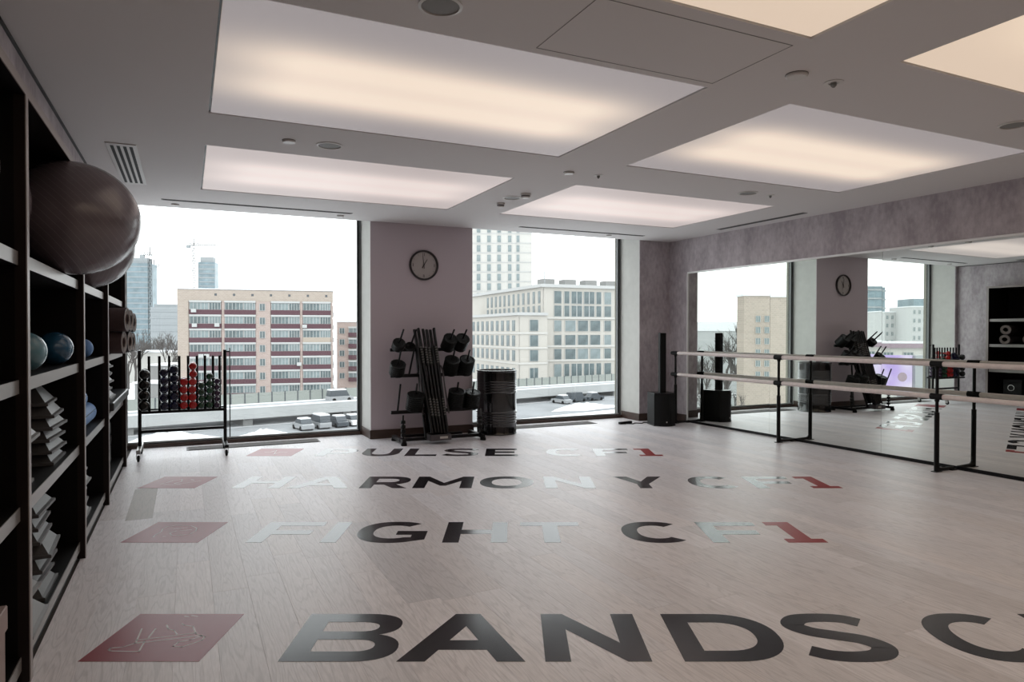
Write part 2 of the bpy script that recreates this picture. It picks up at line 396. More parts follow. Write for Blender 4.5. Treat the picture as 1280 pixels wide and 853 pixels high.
# access hatch: a thin shadow joint round a flush board
hx0, hx1, hy0, hy1 = 1.625, 2.79, 2.53, 3.12
hb = MB()
for (a, b, c, d) in ((hx0, hx1, hy0, hy0 + .004), (hx0, hx1, hy1 - .004, hy1), (hx0, hx0 + .004, hy0, hy1), (hx1 - .004, hx1, hy0, hy1)):
    hb.box(a, b, c, d, ZC - 0.0015, ZC + 0.001)
hb.build('hatch_joint', 'vent_grey', ceiling)
# walls
w = MB()
w.box(XL - 0.14, XL, SY0 - 0.011, SY1 + 0.011, 2.385, ZC + 0.2)
w.box(XL - 0.14, XL, SY1 + 0.011, 9.44, 0, ZC + 0.2)
w.box(XL - 0.14, XL, YF, SY0 - 0.011, 0, ZC + 0.2)
wl = struct(w.build('wall_left', 'plaster'), 'grey mottled plaster wall around the black shelving')
MB().box(SB - 0.15, SB - 0.03, SY0 - 0.1, SY1 + 0.1, 0, ZC).build('niche_back', 'wall_paint', wl)
w = MB(); w.box(XR + 0.012, XR + 0.15, YF, 9.44, 0, 2.325); w.box(XR, XR + 0.15, YF, 9.44, 2.345, ZC + 0.2); w.box(XR, XR + 0.15, 8.435, 9.44, 0, 2.345)
wr = struct(w.build('wall_right', 'plaster'), 'mauve-grey mottled plaster wall above the mirror')
wr.rotation_euler = (0, 0, 0.012); wr.location = Vector((7.09, 6, 0)) - Matrix.Rotation(0.012, 3, 'Z') @ Vector((XR, 6, 0))
struct(MB().box(XL - 0.6, XR + 0.15, YF - 0.12, YF, 0, ZC + 0.2).build('wall_front', 'plaster'), 'plaster wall behind the viewpoint')
# pillar between the windows and the pieces beside them
def pier(name, xa, xb, face_mat, lab):
    o = struct(MB().box(xa + 0.001, xb - 0.001, YB, YB + 0.004, 0, ZC + 0.2).box(xa, xb, YB + 0.004, 9.44, 0, ZC + 0.26).build(name, 'reveal_paint'), lab)
    MB().box(xa - 0.0, xb + 0.0, YB - 0.006, YB + 0.003, 0, ZC + 0.2).build('front_face', face_mat, o)
    MB().box(xa - 0.01, xb + 0.01, 9.47, 9.55, -0.4, ZC + 0.5).build('stone_cladding', 'facade_stone', o)
    return o
pier('wall_back', 2.18, 3.62, 'wall_paint', 'mauve painted pillar between the two windows')
pier('wall_back', 6.47, XR + 0.14, 'plaster', 'plaster return wall beside the mirror')
pier('wall_back', XL - 0.13, -0.70, 'plaster', 'plaster return wall left of the left window')
def baseboard(name, segs):
    mb = MB()
    for a in segs: mb.bbox(*a, 0, 0.115, 0.003)
    struct(mb.build(name, 'dark_wood'), 'dark brown wooden baseboard')
baseboard('baseboard_back', [(2.168, 3.632, YB - 0.022, YB - 0.007), (2.166, 2.179, YB - 0.022, 9.36), (3.621, 3.634, YB - 0.022, 9.36)])
baseboard('baseboard_right', [(6.456, XR - 0.002, YB - 0.022, YB - 0.007), (6.456, 6.469, YB - 0.022, 9.36), (XR - 0.06, XR - 0.042, 8.45, YB - 0.022)])
baseboard('baseboard_left', [(XL, -0.688, YB - 0.022, YB - 0.007), (-0.699, -0.687, YB - 0.022, 9.36), (XL + 0.001, XL + 0.015, SY1 + 0.02, YB - 0.022)])
struct(MB().box(XL, XL + 0.014, SY0, YB - .007, ZC - 0.012, ZC).build('shade_strip_1', 'frame_black'), 'dark shadow joint between left wall and ceiling')  # black strip stands in for the shade inside the gap
# windows
def window(n, xa, xb, lab):
    z1 = ZC + 0.25
    f = MB()
    f.box(xa + .024, xa + 0.05, YG - 0.025, YG + 0.05, 0.0, z1); f.box(xb - 0.05, xb - .024, YG - 0.025, YG + 0.05, 0.0, z1)
    f.box(xa + .05, xb - .05, YG - 0.05, YG + 0.05, z1 - 0.05, z1); f.box(xa + .05, xb - .05, YG - 0.045, YG + 0.05, 0.0, 0.055)
    o = struct(f.build('window_%d' % n, 'frame_black'), lab)
    MB().box(xa + .05, xb - .05, YG - 0.003, YG + 0.003, 0.055, z1 - 0.05).build('pane', 'window_glass', o)
    MB().box(xa + .05, xb - .05, YG - 0.047, YG - 0.040, 0.056, 0.074).build('bead', 'window_white', o)
    g = MB(); g.box(xa + .0505, xa + .056, YG - 0.02, YG + 0.02, 0.055, z1 - .05); g.box(xb - .056, xb - .0505, YG - 0.02, YG + 0.02, 0.055, z1 - .05)
    g.box(xa, xa + .0235, YG - 0.03, YG + 0.05, 0, z1); g.box(xb - .0235, xb, YG - 0.03, YG + 0.05, 0, z1)
    g.build('gasket', 'frame_grey', o)
    MB().bbox(xa + .012, xb - .012, YG - 0.085, YG - 0.052, 0, 0.045, 0.004).build('sill_strip', 'dark_wood', o)
window(1, -0.70, 2.18, 'floor to ceiling window left of the pillar')
window(2, 3.62, 6.47, 'floor to ceiling window right of the pillar')

# mirror wall: five tall panels
EPS = 0.012                                              # the mirror wall is not quite square to the windows
ml = [8.425, 6.79, 5.167, 3.544, 1.92, 0.297]
mw = thing('mirror', 'wide wall mirror of tall frameless panels behind the ballet barre', 'mirror', (7.09 + EPS * (6 - .297), 0.297, 0), EPS)
for i, (ya, yb) in enumerate(zip(ml[1:], ml)):
    rz = (0.0, 0.0, 0.001, 0.0, 0.0)[i]; ry = (0.001, 0.0022, 0.003, 0.002, 0.0)[i]
    p = MB().box(-0.003, 0.002, -(yb - ya) / 2 + .0015, (yb - ya) / 2 - .0015, -1.135, 1.148).build('mirror_panel', 'mirror', mw, False, (0.006, (ya + yb) / 2 - 0.297, 1.17), (0, ry, rz))
MB().box(-0.004, 0.008, 0, 8.128, 0.0, 0.034).build('base_strip', 'black_metal', mw)
MB().bbox(-0.010, 0.010, 0, 8.14, 2.318, 2.344, 0.003).build('top_trim', 'chrome_glare_white', mw)
MB().bbox(-0.010, 0.010, 8.128, 8.150, 0.0, 2.318, 0.003).build('end_trim', 'chrome_glare_white', mw)

# ------------------------------------------------------------------ ceiling lights and fittings
rown = ['nearest the windows', 'second from the windows', 'third from the windows', 'fourth from the windows']
for ci, (xa, xb) in enumerate(PX):
    for ri, (yb, ya) in enumerate(PY):
        side = 'on the shelving side' if ci == 0 else 'on the mirror side'
        t = thing('ceiling_light', 'large glowing rectangular ceiling light %s, %s' % (side, rown[ri]), 'light', ((xa + xb) / 2, (ya + yb) / 2, ZC), 0, 'backlit ceiling panels')
        hx, hy = (xb - xa) / 2, (yb - ya) / 2
        fr = MB(); q = 0.012
        fr.box(-hx, hx, -hy, -hy + q, 0.012, 0.1).box(-hx, hx, hy - q, hy, 0.012, 0.1).box(-hx, -hx + q, -hy + q, hy - q, 0.012, 0.1).box(hx - q, hx, -hy + q, hy - q, 0.012, 0.1)
        fr.build('frame', 'frame_black', t)
        MB().box(-hx + q + .002, hx - q - .002, -hy + q + .002, hy - q - .002, 0.004, 0.012).build('diffuser', ['lamp_far', 'lamp_warm', 'lamp_near', 'lamp_near'][ri], t)

def round_fit(name, x, y, r, label, cat, kind):
    t = thing(name, label, cat, (x, y, ZC))
    if kind == 'speaker':
        MB().lathe([(r, 0), (r, -0.006), (r * 0.86, -0.009), (r * 0.84, -0.003), (r * .84, 0)], 28).build('rim', 'sensor_white', t, True)
        MB().lathe([(r * .84, -0.003), (r * .5, -0.006), (0, -0.007)], 24).build('grille', 'speaker_grille', t, True)
    elif kind == 'disc':
        MB().lathe([(r, 0), (r, -0.012), (r * .88, -0.018), (0, -0.019)], 24).build('cover', 'sensor_white', t, True)
        MB().lathe([(r * 1.04, 0), (r * 1.04, -0.003), (r, -0.003)], 24).build('shadow_ring', 'sensor_dark', t, True)
    elif kind == 'detector':
        MB().lathe([(r, 0), (r, -0.018), (r * .9, -0.022)], 24).build('base', 'sensor_white', t, True)
        MB().lathe([(r * .88, -0.02), (r * .84, -0.036)], 24).build('slot_ring', 'sensor_dark', t, True)
        MB().lathe([(r * .85, -0.036), (r * .7, -0.048), (0, -0.052)], 24).build('cap', 'sensor_white', t, True)
    else:
        MB().lathe([(r, 0), (r, -0.004), (r * .5, -0.006), (r * .5, 0)], 24).build('flange', 'sensor_white', t, True)
        MB().lathe([(r * .3, 0), (r * .3, -0.02), (r * .12, -0.03), (0, -0.03)], 14).build('nozzle', 'speaker_grille', t, True)
round_fit('ceiling_speaker', 1.014, 5.424, 0.10, 'round grey ceiling speaker between the two left light panels', 'speaker', 'speaker')
round_fit('ceiling_speaker', 5.30, 5.386, 0.10, 'round grey ceiling speaker between the two right light panels', 'speaker', 'speaker')
round_fit('ceiling_speaker', 5.249, 2.819, 0.10, 'round dark ceiling speaker at the right edge of the picture', 'speaker', 'speaker')
round_fit('ceiling_speaker', 3.185, 6.674, 0.10, 'round ceiling speaker between two sensors near the pillar', 'speaker', 'speaker')
round_fit('ceiling_speaker', 1.03, 2.90, 0.10, 'round ceiling speaker at the top edge, left of the hatch', 'speaker', 'speaker')
round_fit('ceiling_sensor', 0.71, 5.423, 0.048, 'small white disc beside the left ceiling speaker', 'sensor', 'disc')
round_fit('ceiling_sensor', 3.148, 5.397, 0.048, 'small white disc where the ceiling panels meet, middle', 'sensor', 'disc')
round_fit('ceiling_sensor', 3.123, 2.806, 0.060, 'white disc between the two nearest big light panels', 'sensor', 'disc')
round_fit('smoke_detector', 3.223, 6.423, 0.055, 'smoke detector right of the ceiling speaker near pillar', 'detector', 'detector')
round_fit('smoke_detector', 3.207, 7.015, 0.048, 'smoke detector left of the ceiling speaker near pillar', 'detector', 'detector')
round_fit('sprinkler', 3.459, 5.387, 0.042, 'sprinkler head beside the white disc mid ceiling', 'sprinkler', 'sprinkler')
round_fit('sprinkler', 3.416, 2.802, 0.055, 'sprinkler head right of the nearest white disc', 'sprinkler', 'sprinkler')
round_fit('sprinkler', 5.607, 5.377, 0.042, 'sprinkler head beside the right ceiling speaker', 'sprinkler', 'sprinkler')
round_fit('ceiling_sensor', -0.107, 8.66, 0.042, 'small white disc above the left window, left end of slot', 'sensor', 'disc')
round_fit('ceiling_sensor', 1.741, 8.62, 0.042, 'small white disc above the left window, right end of slot', 'sensor', 'disc')
round_fit('ceiling_sensor', 5.72, 8.62, 0.042, 'small white disc above the right window', 'sensor', 'disc')

def slot(x, y, lx, ly, label):
    t = thing('slot_diffuser', label, 'air vent', (x, y, ZC), 0, 'linear slot diffusers')
    MB().bbox(-lx / 2, lx / 2, -ly / 2, ly / 2, -0.005, 0.0, 0.001).build('flange', 'vent_grey', t)
    if lx > ly:
        for s in (-1, 1): MB().box(-lx / 2 + .02, lx / 2 - .02, s * ly * .22 - ly * .11, s * ly * .22 + ly * .11, -0.0065, -0.004).build('slot', 'vent_black', t)
    else:
        for s in (-1, 1): MB().box(s * lx * .22 - lx * .11, s * lx * .22 + lx * .11, -ly / 2 + .02, ly / 2 - .02, -0.0065, -0.004).build('slot', 'vent_black', t)
slot(0.80, 8.40, 2.08, 0.06, 'long slim ceiling slot vent above the left window')
slot(5.19, 8.45, 2.09, 0.06, 'long slim ceiling slot vent above the right window')
slot(6.80, 6.72, 0.08, 1.50, 'ceiling slot vent running beside the mirror wall')
t = thing('air_grille', 'white ceiling grille with four black slots near the shelving', 'air vent', (-0.45, 6.84, ZC))
MB().bbox(-0.105, 0.105, -0.78, 0.78, -0.008, 0.0, 0.002).build('frame', 'vent_white', t)
for i in range(4):
    xx = -0.066 + i * 0.044
    MB().box(xx - 0.0115, xx + 0.0115, -0.72, 0.72, -0.0095, -0.007).build('slot', 'vent_black', t)

# floor vents in front of the windows
def floor_vent(x, y, lx, ly, label):
    t = thing('floor_vent', label, 'air vent', (x, y, 0.0005))
    MB().box(-lx / 2, lx / 2, -ly / 2, ly / 2, 0, 0.003).build('tray', 'frame_black', t)
    m = MB().box(-lx / 2 + .02, lx / 2 - .02, -0.004, 0.004, 0.003, 0.008).mesh('slat', 'vent_grey')
    for i in range(14): link('slat', m, t, (0, -ly / 2 + 0.018 + i * (ly - .036) / 13, 0))
floor_vent(0.77, 9.06, 1.55, 0.27, 'dark floor vent grille under the left window')
floor_vent(4.90, 9.03, 1.60, 0.27, 'dark floor vent grille under the right window')

# ------------------------------------------------------------------ floor lettering
T, B_ = 0.225, 0.20                                  # stem and bar thickness for cap height 1
def arc(cx, cy, rx, ry, a0, a1, n=18, p=2.25):
    out = []
    for i in range(n + 1):
        a = math.radians(a0 + (a1 - a0) * i / n); c, s = math.cos(a), math.sin(a)
        out.append((cx + rx * math.copysign(abs(c) ** (2 / p), c), cy + ry * math.copysign(abs(s) ** (2 / p), s)))
    return out
def stroke(pts, th):
    L, R = [], []
    for i, p in enumerate(pts):
        a = pts[max(i - 1, 0)]; b = pts[min(i + 1, len(pts) - 1)]
        dx, dy = b[0] - a[0], b[1] - a[1]; l = math.hypot(dx, dy) or 1
        h = (th[i] if isinstance(th, list) else th) / 2
        L.append((p[0] - dy / l * h, p[1] + dx / l * h)); R.append((p[0] + dy / l * h, p[1] - dx / l * h))
    return [L + R[::-1]]
def glyph(ch, w):
    t, b = T, B_
    if ch == 'H': return [[(0, 0), (0, 1), (t, 1), (t, .6), (w - t, .6), (w - t, 1), (w, 1), (w, 0), (w - t, 0), (w - t, .4), (t, .4), (t, 0)]]
    if ch == 'I': return [[(0, 0), (0, 1), (w, 1), (w, 0)]]
    if ch == 'L': return [[(0, 0), (0, 1), (t, 1), (t, b), (w, b), (w, 0)]]
    if ch == 'E': return [[(0, 0), (0, 1), (w * .98, 1), (w * .98, 1 - b), (t, 1 - b), (t, .6), (w * .9, .6), (w * .9, .41), (t, .41), (t, b), (w, b), (w, 0)]]
    if ch == 'F': return [[(0, 0), (0, 1), (w, 1), (w, 1 - b), (t, 1 - b), (t, .57), (w * .9, .57), (w * .9, .37), (t, .37), (t, 0)]]
    if ch == 'T': return [[(w / 2 - t / 2, 0), (w / 2 - t / 2, 1 - b), (0, 1 - b), (0, 1), (w, 1), (w, 1 - b), (w / 2 + t / 2, 1 - b), (w / 2 + t / 2, 0)]]
    if ch == 'N': return [[(0, 0), (0, 1), (t * .95, 1), (w - t, .36), (w - t, 1), (w, 1), (w, 0), (w - t * .92, 0), (t, .645), (t, 0)]]
    if ch == 'M': return [[(0, 0), (0, 1), (t * .95, 1), (w / 2, .44), (w - t * .95, 1), (w, 1), (w, 0), (w - t, 0), (w - t, .62), (w / 2 + .05, .2), (w / 2 - .05, .2), (t, .62), (t, 0)]]
    if ch == 'Y':
        s = t * 1.15
        return [[(w / 2 - t / 2, 0), (w / 2 - t / 2, .35), (0, 1), (s, 1), (w / 2, .56), (w - s, 1), (w, 1), (w / 2 + t / 2, .35), (w / 2 + t / 2, 0)]]
    if ch == '1':
        c = w * .5
        return [[(0, 0), (0, .17), (c - t / 2, .17), (c - t / 2, .83), (0, .83), (0, 1), (c + t / 2, 1), (c + t / 2, .17), (w, .17), (w, 0)]]
    if ch == 'A':
        a = (w - 1.1 * t) / 2; s = 1.1 * t
        y0, y1 = .22, .41
        ap = (w / 2 - s) / a
        return [[(0, 0), (a, 1), (w - a, 1), (w, 0), (w - s, 0), (w - s - a * y0, y0), (s + a * y0, y0), (s, 0)],
                [(s + a * y1, y1), (w - s - a * y1, y1), (w / 2, min(ap, .86))]]
    if ch == 'O': return [arc(w / 2, .5, w / 2, .515, 0, 360, 44)[:-1], arc(w / 2, .5, w / 2 - t, .515 - b, 0, 360, 44)[:-1]]
    if ch == 'C':
        o = arc(w / 2, .5, w / 2, .515, 47, 313, 40); i = arc(w / 2, .5, w / 2 - t, .515 - b, 50, 310, 40)
        o = [(x, y) for x, y in o]; return [o + i[::-1]]
    if ch == 'G':
        o = arc(w / 2, .5, w / 2, .515, 50, 305, 40); i = arc(w / 2, .5, w / 2 - t, .515 - b, 53, 305, 40)
        r = w * .97; q = r - t * .9
        return [o + [(r, .14), (r, .54), (w * .55, .54), (w * .55, .36), (q, .36), (q, .24)] + i[::-1]]
    if ch == 'D':
        return [[(0, 0), (0, 1), (w * .45, 1)] + arc(w * .45, .5, w * .55, .5, 90, -90, 24)[1:-1] + [(w * .45, 0)],
                [(t, b), (w * .44, b)] + arc(w * .44, .5, w * .56 - t, .5 - b, -90, 90, 24)[1:-1] + [(w * .44, 1 - b), (t, 1 - b)]]
    if ch == 'B':
        return [[(0, 0), (0, 1), (w * .6, 1)] + arc(w * .6, .755, w * .36, .245, 90, -65, 14)[1:] + arc(w * .62, .275, w * .38, .275, 65, -90, 14),
                [(t, .595), (w * .58, .595)] + arc(w * .58, .70, w * .17, .105, -90, 90, 10)[1:-1] + [(w * .58, .81), (t, .81)],
                [(t, .185), (w * .6, .185)] + arc(w * .6, .305, w * .18, .12, -90, 90, 10)[1:-1] + [(w * .6, .425), (t, .425)]]
    if ch in 'PR':
        outer = [(0, 0), (0, 1), (w * .55, 1)] + arc(w * .55, .655, w * .43, .345, 90, -90, 18)[1:-1]
        if ch == 'P': outer += [(w * .55, .31), (t, .31), (t, 0)]
        else: outer += [(w * .68, .33), (w, 0), (w - t * 1.15, 0), (w * .46, .30), (t, .30), (t, 0)]
        return [outer, [(t, .50), (w * .53, .50)] + arc(w * .53, .655, w * .20, .155, -90, 90, 12)[1:-1] + [(w * .53, .81), (t, .81)]]
    if ch == 'U':
        k = .46
        return [[(0, 1), (0, k)] + arc(w / 2, k, w / 2, k + .015, 180, 360, 26)[1:] + [(w, 1), (w - t, 1), (w - t, k)] + arc(w / 2, k, w / 2 - t, k - b + .015, 360, 180, 26)[1:] + [(t, 1)]]
def fill_mesh(name, loops, scale, m):
    cu = bpy.data.curves.new(name, 'CURVE'); cu.dimensions = '2D'; cu.fill_mode = 'BOTH'; cu.extrude = 0.0004
    for lp in loops:
        s = cu.splines.new('POLY'); s.points.add(len(lp) - 1); s.use_cyclic_u = True
        for q, (x, y) in zip(s.points, lp): q.co = (x * scale, y * scale, 0, 1)
    o = bpy.data.objects.new(name, cu); COL.objects.link(o)
    me = bpy.data.meshes.new_from_object(o.evaluated_get(bpy.context.evaluated_depsgraph_get()))
    bpy.data.objects.remove(o); bpy.data.curves.remove(cu)
    me.name = name; me.materials.clear(); me.materials.append(MATS[m]); return me
def s_mesh(w, scale, m):
    """the S: a band swept along a smooth spine"""
    k = [(.93, .795), (.76, .885), (.50, .912), (.24, .875), (.125, .735), (.25, .60), (.50, .51), (.75, .42), (.875, .27), (.76, .13), (.50, .088), (.24, .115), (.05, .205)]
    k = [Vector((x * w, y)) for x, y in k]; k = [2 * k[0] - k[1]] + k + [2 * k[-1] - k[-2]]
    p = []
    for a, b, c, d in zip(k, k[1:], k[2:], k[3:]):
        for i in range(8):
            t = i / 8; p.append(.5 * (2 * b + (c - a) * t + (2 * a - 5 * b + 4 * c - d) * t * t + (3 * b - a - 3 * c + d) * t ** 3))
    p.append(k[-2]); n = len(p); vs = []
    for i, q in enumerate(p):
        d = (p[min(i + 1, n - 1)] - p[max(i - 1, 0)]).normalized()
        h = (.097 + .013 * abs(d.y)) * scale                  # uprights a little heavier than the bars
        for sg in (1, -1):
            for z in (.0004, -.0004): vs.append((q.x * scale - sg * d.y * h, q.y * scale + sg * d.x * h, z))
    fs = []
    for i in range(n - 1):
        o, e_ = 4 * i, 4 * i + 4
        fs += [(o, o + 2, e_ + 2, e_), (o + 1, e_ + 1, e_ + 3, o + 3), (o, e_, e_ + 1, o + 1), (o + 2, o + 3, e_ + 3, e_ + 2)]
    fs += [(0, 1, 3, 2), (4 * n - 4, 4 * n - 2, 4 * n - 1, 4 * n - 3)]
    return MB().add(vs, fs).mesh('letter', m)
CAP = 0.49
WID = dict(B=.49, A=.55, N=.455, D=.495, S=.41, C=.47, F=.42, I=.11, G=.50, H=.435, T=.425, R=.43, M=.535, O=.50, Y=.46, P=.43, U=.43, L=.36, E=.375)
WID['1'] = .265
ROWS = [  # depth of the baseline, letters with their start along the row
    (2.885, 'BANDS', -1.847, [('B', -.996), ('A', -.493), ('N', .142), ('D', .736), ('S', 1.292), ('C', 1.942), ('F', 2.51), ('1', 3.01)]),
    (4.53, 'FIGHT', -2.61, [('F', -1.779), ('I', -1.285), ('G', -1.079), ('H', -.467), ('T', .059), ('C', .772), ('F', 1.343), ('1', 1.843)]),
    (6.12, 'HARMONY', -3.37, [('H', -2.525), ('A', -2.03), ('R', -1.38), ('M', -.90), ('O', -.30), ('N', .30), ('Y', .98), ('C', 1.655), ('F', 2.215), ('1', 2.713)]),
    (7.72, 'PULSE', -3.02, [('P', -2.24), ('U', -1.74), ('L', -1.225), ('S', -.80), ('E', -.308), ('C', .40), ('F', .96), ('1', 1.455)])]
DESC = {'BANDS': 'black lettering BANDS C with red square nearest the viewpoint', 'FIGHT': 'FIGHT CF1 floor lettering, second row from the viewpoint',
        'HARMONY': 'HARMONY CF1 floor lettering, third row from the viewpoint', 'PULSE': 'PULSE CF1 floor lettering nearest the windows'}
ICON = {  # white line drawings, in the square's own 0..1 frame
    'BANDS': [[(0.134, 0.216), (0.161, 0.193), (0.411, 0.183), (0.355, 0.386), (0.289, 0.343), (0.226, 0.267), (0.131, 0.251), (0.134, 0.216)], [(0.27, 0.404), (0.73, 0.565)], [(0.314, 0.345), (0.807, 0.509)], [(0.192, 0.655), (0.294, 0.355)], [(0.318, 0.654), (0.35, 0.464)], [(0.382, 0.734), (0.434, 0.654), (0.507, 0.616), (0.568, 0.538)], [(0.51, 0.766), (0.546, 0.733), (0.64, 0.707), (0.74, 0.538)], [(0.74, 0.538), (0.846, 0.476), (0.852, 0.405), (0.734, 0.268), (0.655, 0.285), (0.661, 0.367), (0.742, 0.415), (0.812, 0.495)], [(0.457, 0.939), (0.5, 0.924)], [(0.515, 0.954), (0.578, 0.938)]],
    'FIGHT': [[(0.306, 0.241), (0.283, 0.342), (0.286, 0.502), (0.235, 0.644), (0.247, 0.754), (0.338, 0.822), (0.564, 0.8), (0.69, 0.687), (0.742, 0.534), (0.73, 0.395), (0.607, 0.312), (0.514, 0.322), (0.425, 0.447), (0.474, 0.533)], [(0.392, 0.643), (0.552, 0.688)], [(0.524, 0.556), (0.653, 0.598)], [(0.421, 0.271), (0.446, 0.282)]],
    'HARMONY': [[(.25, .30), (.33, .62), (.44, .75), (.52, .55), (.46, .38), (.58, .35), (.72, .50), (.84, .62)], [(.30, .30), (.50, .26), (.62, .30)], [(.62, .72), (.70, .66)]],
    'PULSE': [[(.25, .5), (.38, .5), (.44, .75), (.54, .25), (.60, .5), (.76, .5)]]}
def flat_line(mb, pts, wd, z):
    for (a, b) in zip(pts, pts[1:]):
        d = Vector((b[0] - a[0], b[1] - a[1])); l = d.length or 1; n = Vector((-d.y, d.x)) / l * wd / 2; e = d / l * wd / 2
        q = [(a[0] - e.x + n.x, a[1] - e.y + n.y, z), (a[0] - e.x - n.x, a[1] - e.y - n.y, z), (b[0] + e.x - n.x, b[1] + e.y - n.y, z), (b[0] + e.x + n.x, b[1] + e.y + n.y, z)]
        mb.add(q, [(0, 1, 2, 3)])
for d, word, sq, letters in ROWS:
    px, py = cr(sq, d)
    t = thing('floor_lettering', DESC[word], 'floor lettering', (px, py, 0.0006), -TH, 'words stuck on the floor')
    q = MB().box(0, 0.515, 0, CAP, -0.0004, 0.0004).build('red_square', 'crimson_vinyl', t)
    for pl in ICON[word]:
        ic = MB(); flat_line(ic, [(x * .515, y * CAP) for x, y in pl], 0.0075, 0.0008)
        ic.build('drawn_line', 'white_vinyl', q)
    for ch, u in letters:
        w_ = WID[ch]
        me = s_mesh(w_ / CAP, CAP, 'black_vinyl') if ch == 'S' else fill_mesh('letter', glyph(ch, w_ / CAP), CAP, 'red_vinyl' if ch == '1' else 'black_vinyl')
        link('letter', me, t, (u - sq, 0, 0))

# ------------------------------------------------------------------ shelving along the left wall
UP = [0.05, 1.665, 3.285, 4.945, 6.39, 8.145]            # near side of each upright
TK = 0.045
TOPS = [0.105, 0.705, 1.212, 1.722]                      # top faces of the boards
sh = thing('shelving_unit', 'long black open shelving unit with pale edged boards', 'shelving', (SB, SY0, 0))
def S(mb, name, m, par=sh): return mb.build(name, m, par)
ox, oy = SB, SY0
for y in UP:
    u = S(MB().box(0, SX - 0.004 - ox, y - oy, y + TK - oy, 0, 2.345), 'upright', 'shelf_black')
    MB().box(SX - 0.004 - ox, SX - ox, y - oy, y + TK - oy, 0.0, 2.345).build('edge_strip', 'upright_edge', u)
    MB().box(SX - 0.042 - ox, SX - 0.005 - ox, y - 0.0012 - oy, y - oy, 0.0, 2.345).build('lit_edge', 'shelf_lit_brown', u)  # lit front part of the black side, painted on as a brown strip
for ya, yb in zip(UP, UP[1:]):
    for z in TOPS:
        bd = S(MB().box(0.012, SX - 0.034 - ox, ya + TK - oy, yb - oy, z - 0.055, z), 'board', 'shelf_black')
        MB().box(SX - 0.034 - ox, SX - 0.030 - ox, ya + TK - oy, yb - oy, z - 0.055, z).build('board_edge', 'shelf_edge', bd)
    S(MB().box(0.0, SX - 0.045 - ox, ya + TK - oy, yb - oy, 0.0, 0.046), 'plinth', 'plinth')
S(MB().box(0.0, 0.012, TK, UP[-1] - oy, 0.05, 2.345), 'back_panel', 'shelf_black')
tp = S(MB().box(0, SX - ox - 0.004, 0, SY1 - oy, 2.345, 2.385), 'top_board', 'shelf_black')
MB().box(SX - 0.004 - ox, SX - ox, 0, SY1 - oy, 2.345, 2.385).build('edge_strip', 'upright_edge', tp)

# big exercise balls on the top board
def sphere_me(name, r, m, sq=1.0, n=48):
    prof = [(r * math.sin(PI * i / (n // 2)), -r * math.cos(PI * i / (n // 2)) * sq) for i in range(n // 2 + 1)]
    prof[0] = (0, prof[0][1]); prof[-1] = (0, prof[-1][1])
    return MB().lathe(prof, n).mesh(name, m, True, 80)
def ball(x, y, z0, r, m, label, name='exercise_ball', sq=1.0, rot=(0, 0, 0), group='exercise balls'):
    t = thing(name, label, 'ball', (x, y, z0), 0, group)
    b = link('ball_body', sphere_me('ball_body', r, m, sq), t, (0, 0, r * sq), rot)
    k = MB().lathe([(0.016, 0), (0.016, 0.004), (0.010, 0.006), (0, 0.006)], 16, align((0.3 * r, 0.65 * r, 0.693 * r * sq), (0.3, .65, .693)))
    k.build('valve', m, b, True)
    return t
zt = TOPS[3] + 0.0005
ball(-0.560, 4.47, zt, 0.330, 'yoga_ball', 'huge grey exercise ball bulging out of the top shelf', sq=0.94)
ball(-0.96, 3.905, zt, 0.300, 'yoga_ball', 'grey exercise ball half hidden behind the nearest shelf upright', rot=(.3, .2, .4))
ball(-0.87, 2.96, zt, 0.275, 'yoga_ball', 'grey exercise ball cut by the left picture edge', rot=(.7, .2, 1.4))
ball(-0.645, 5.75, zt, 0.310, 'yoga_ball', 'grey exercise ball peeping out below the huge ball', rot=(.2, .9, .4))
# small balls on the second board
z2 = TOPS[2] + 0.0005
ball(-0.690, 4.70, z2, 0.096, 'blue_ball', 'small dark blue ball in the middle of the second shelf', 'pilates_ball', group='small pilates balls')
ball(-0.700, 3.93, z2, 0.096, 'teal_ball', 'small teal ball beside the nearest shelf upright', 'pilates_ball', group='small pilates balls')
ball(-0.800, 4.10, z2, 0.090, 'teal_ball', 'small teal ball behind another teal ball', 'pilates_ball', group='small pilates balls')
ball(-0.690, 5.86, z2, 0.072, 'foam_blue', 'small bright blue ball half hidden by the second upright', 'pilates_ball', group='small pilates balls')

# aerobic step platforms, nested in stacks, their ends towards the room
def step_me(m, L=0.58, w1=0.17, w2=0.36, h=0.105, e=0.07, th=0.010):
    """a hollow platform flared on all four sides, with a lip round its foot"""
    def ring(x0, x1, w, z): return [(x0, -w / 2, z), (x1, -w / 2, z), (x1, w / 2, z), (x0, w / 2, z)]
    rg = [ring(th, L - th, w2 - 2 * th, 0), ring(-.014, L + .014, w2 + .028, 0), ring(-.014, L + .014, w2 + .028, .014), ring(0, L, w2, .018),
          ring(e * .75, L - e * .75, w1 + .03, h - .012), ring(e, L - e, w1, h)]
    inn = [ring(e + th, L - e - th, w1 - th, h - th)]
    allr = rg; vs = [v for q in allr for v in q]; fs = []
    for i in range(len(allr) - 1):
        for j in range(4): fs.append((i * 4 + j, i * 4 + (j + 1) % 4, i * 4 + 4 + (j + 1) % 4, i * 4 + 4 + j))
    k = (len(allr) - 1) * 4; fs.append((k, k + 1, k + 2, k + 3))
    o = len(vs); vs += inn[0]
    for j in range(4): fs.append((j, (j + 1) % 4, o + (j + 1) % 4, o + j))
    fs.append((o, o + 1, o + 2, o + 3))
    return MB().add(vs, fs).mesh('deck', m)
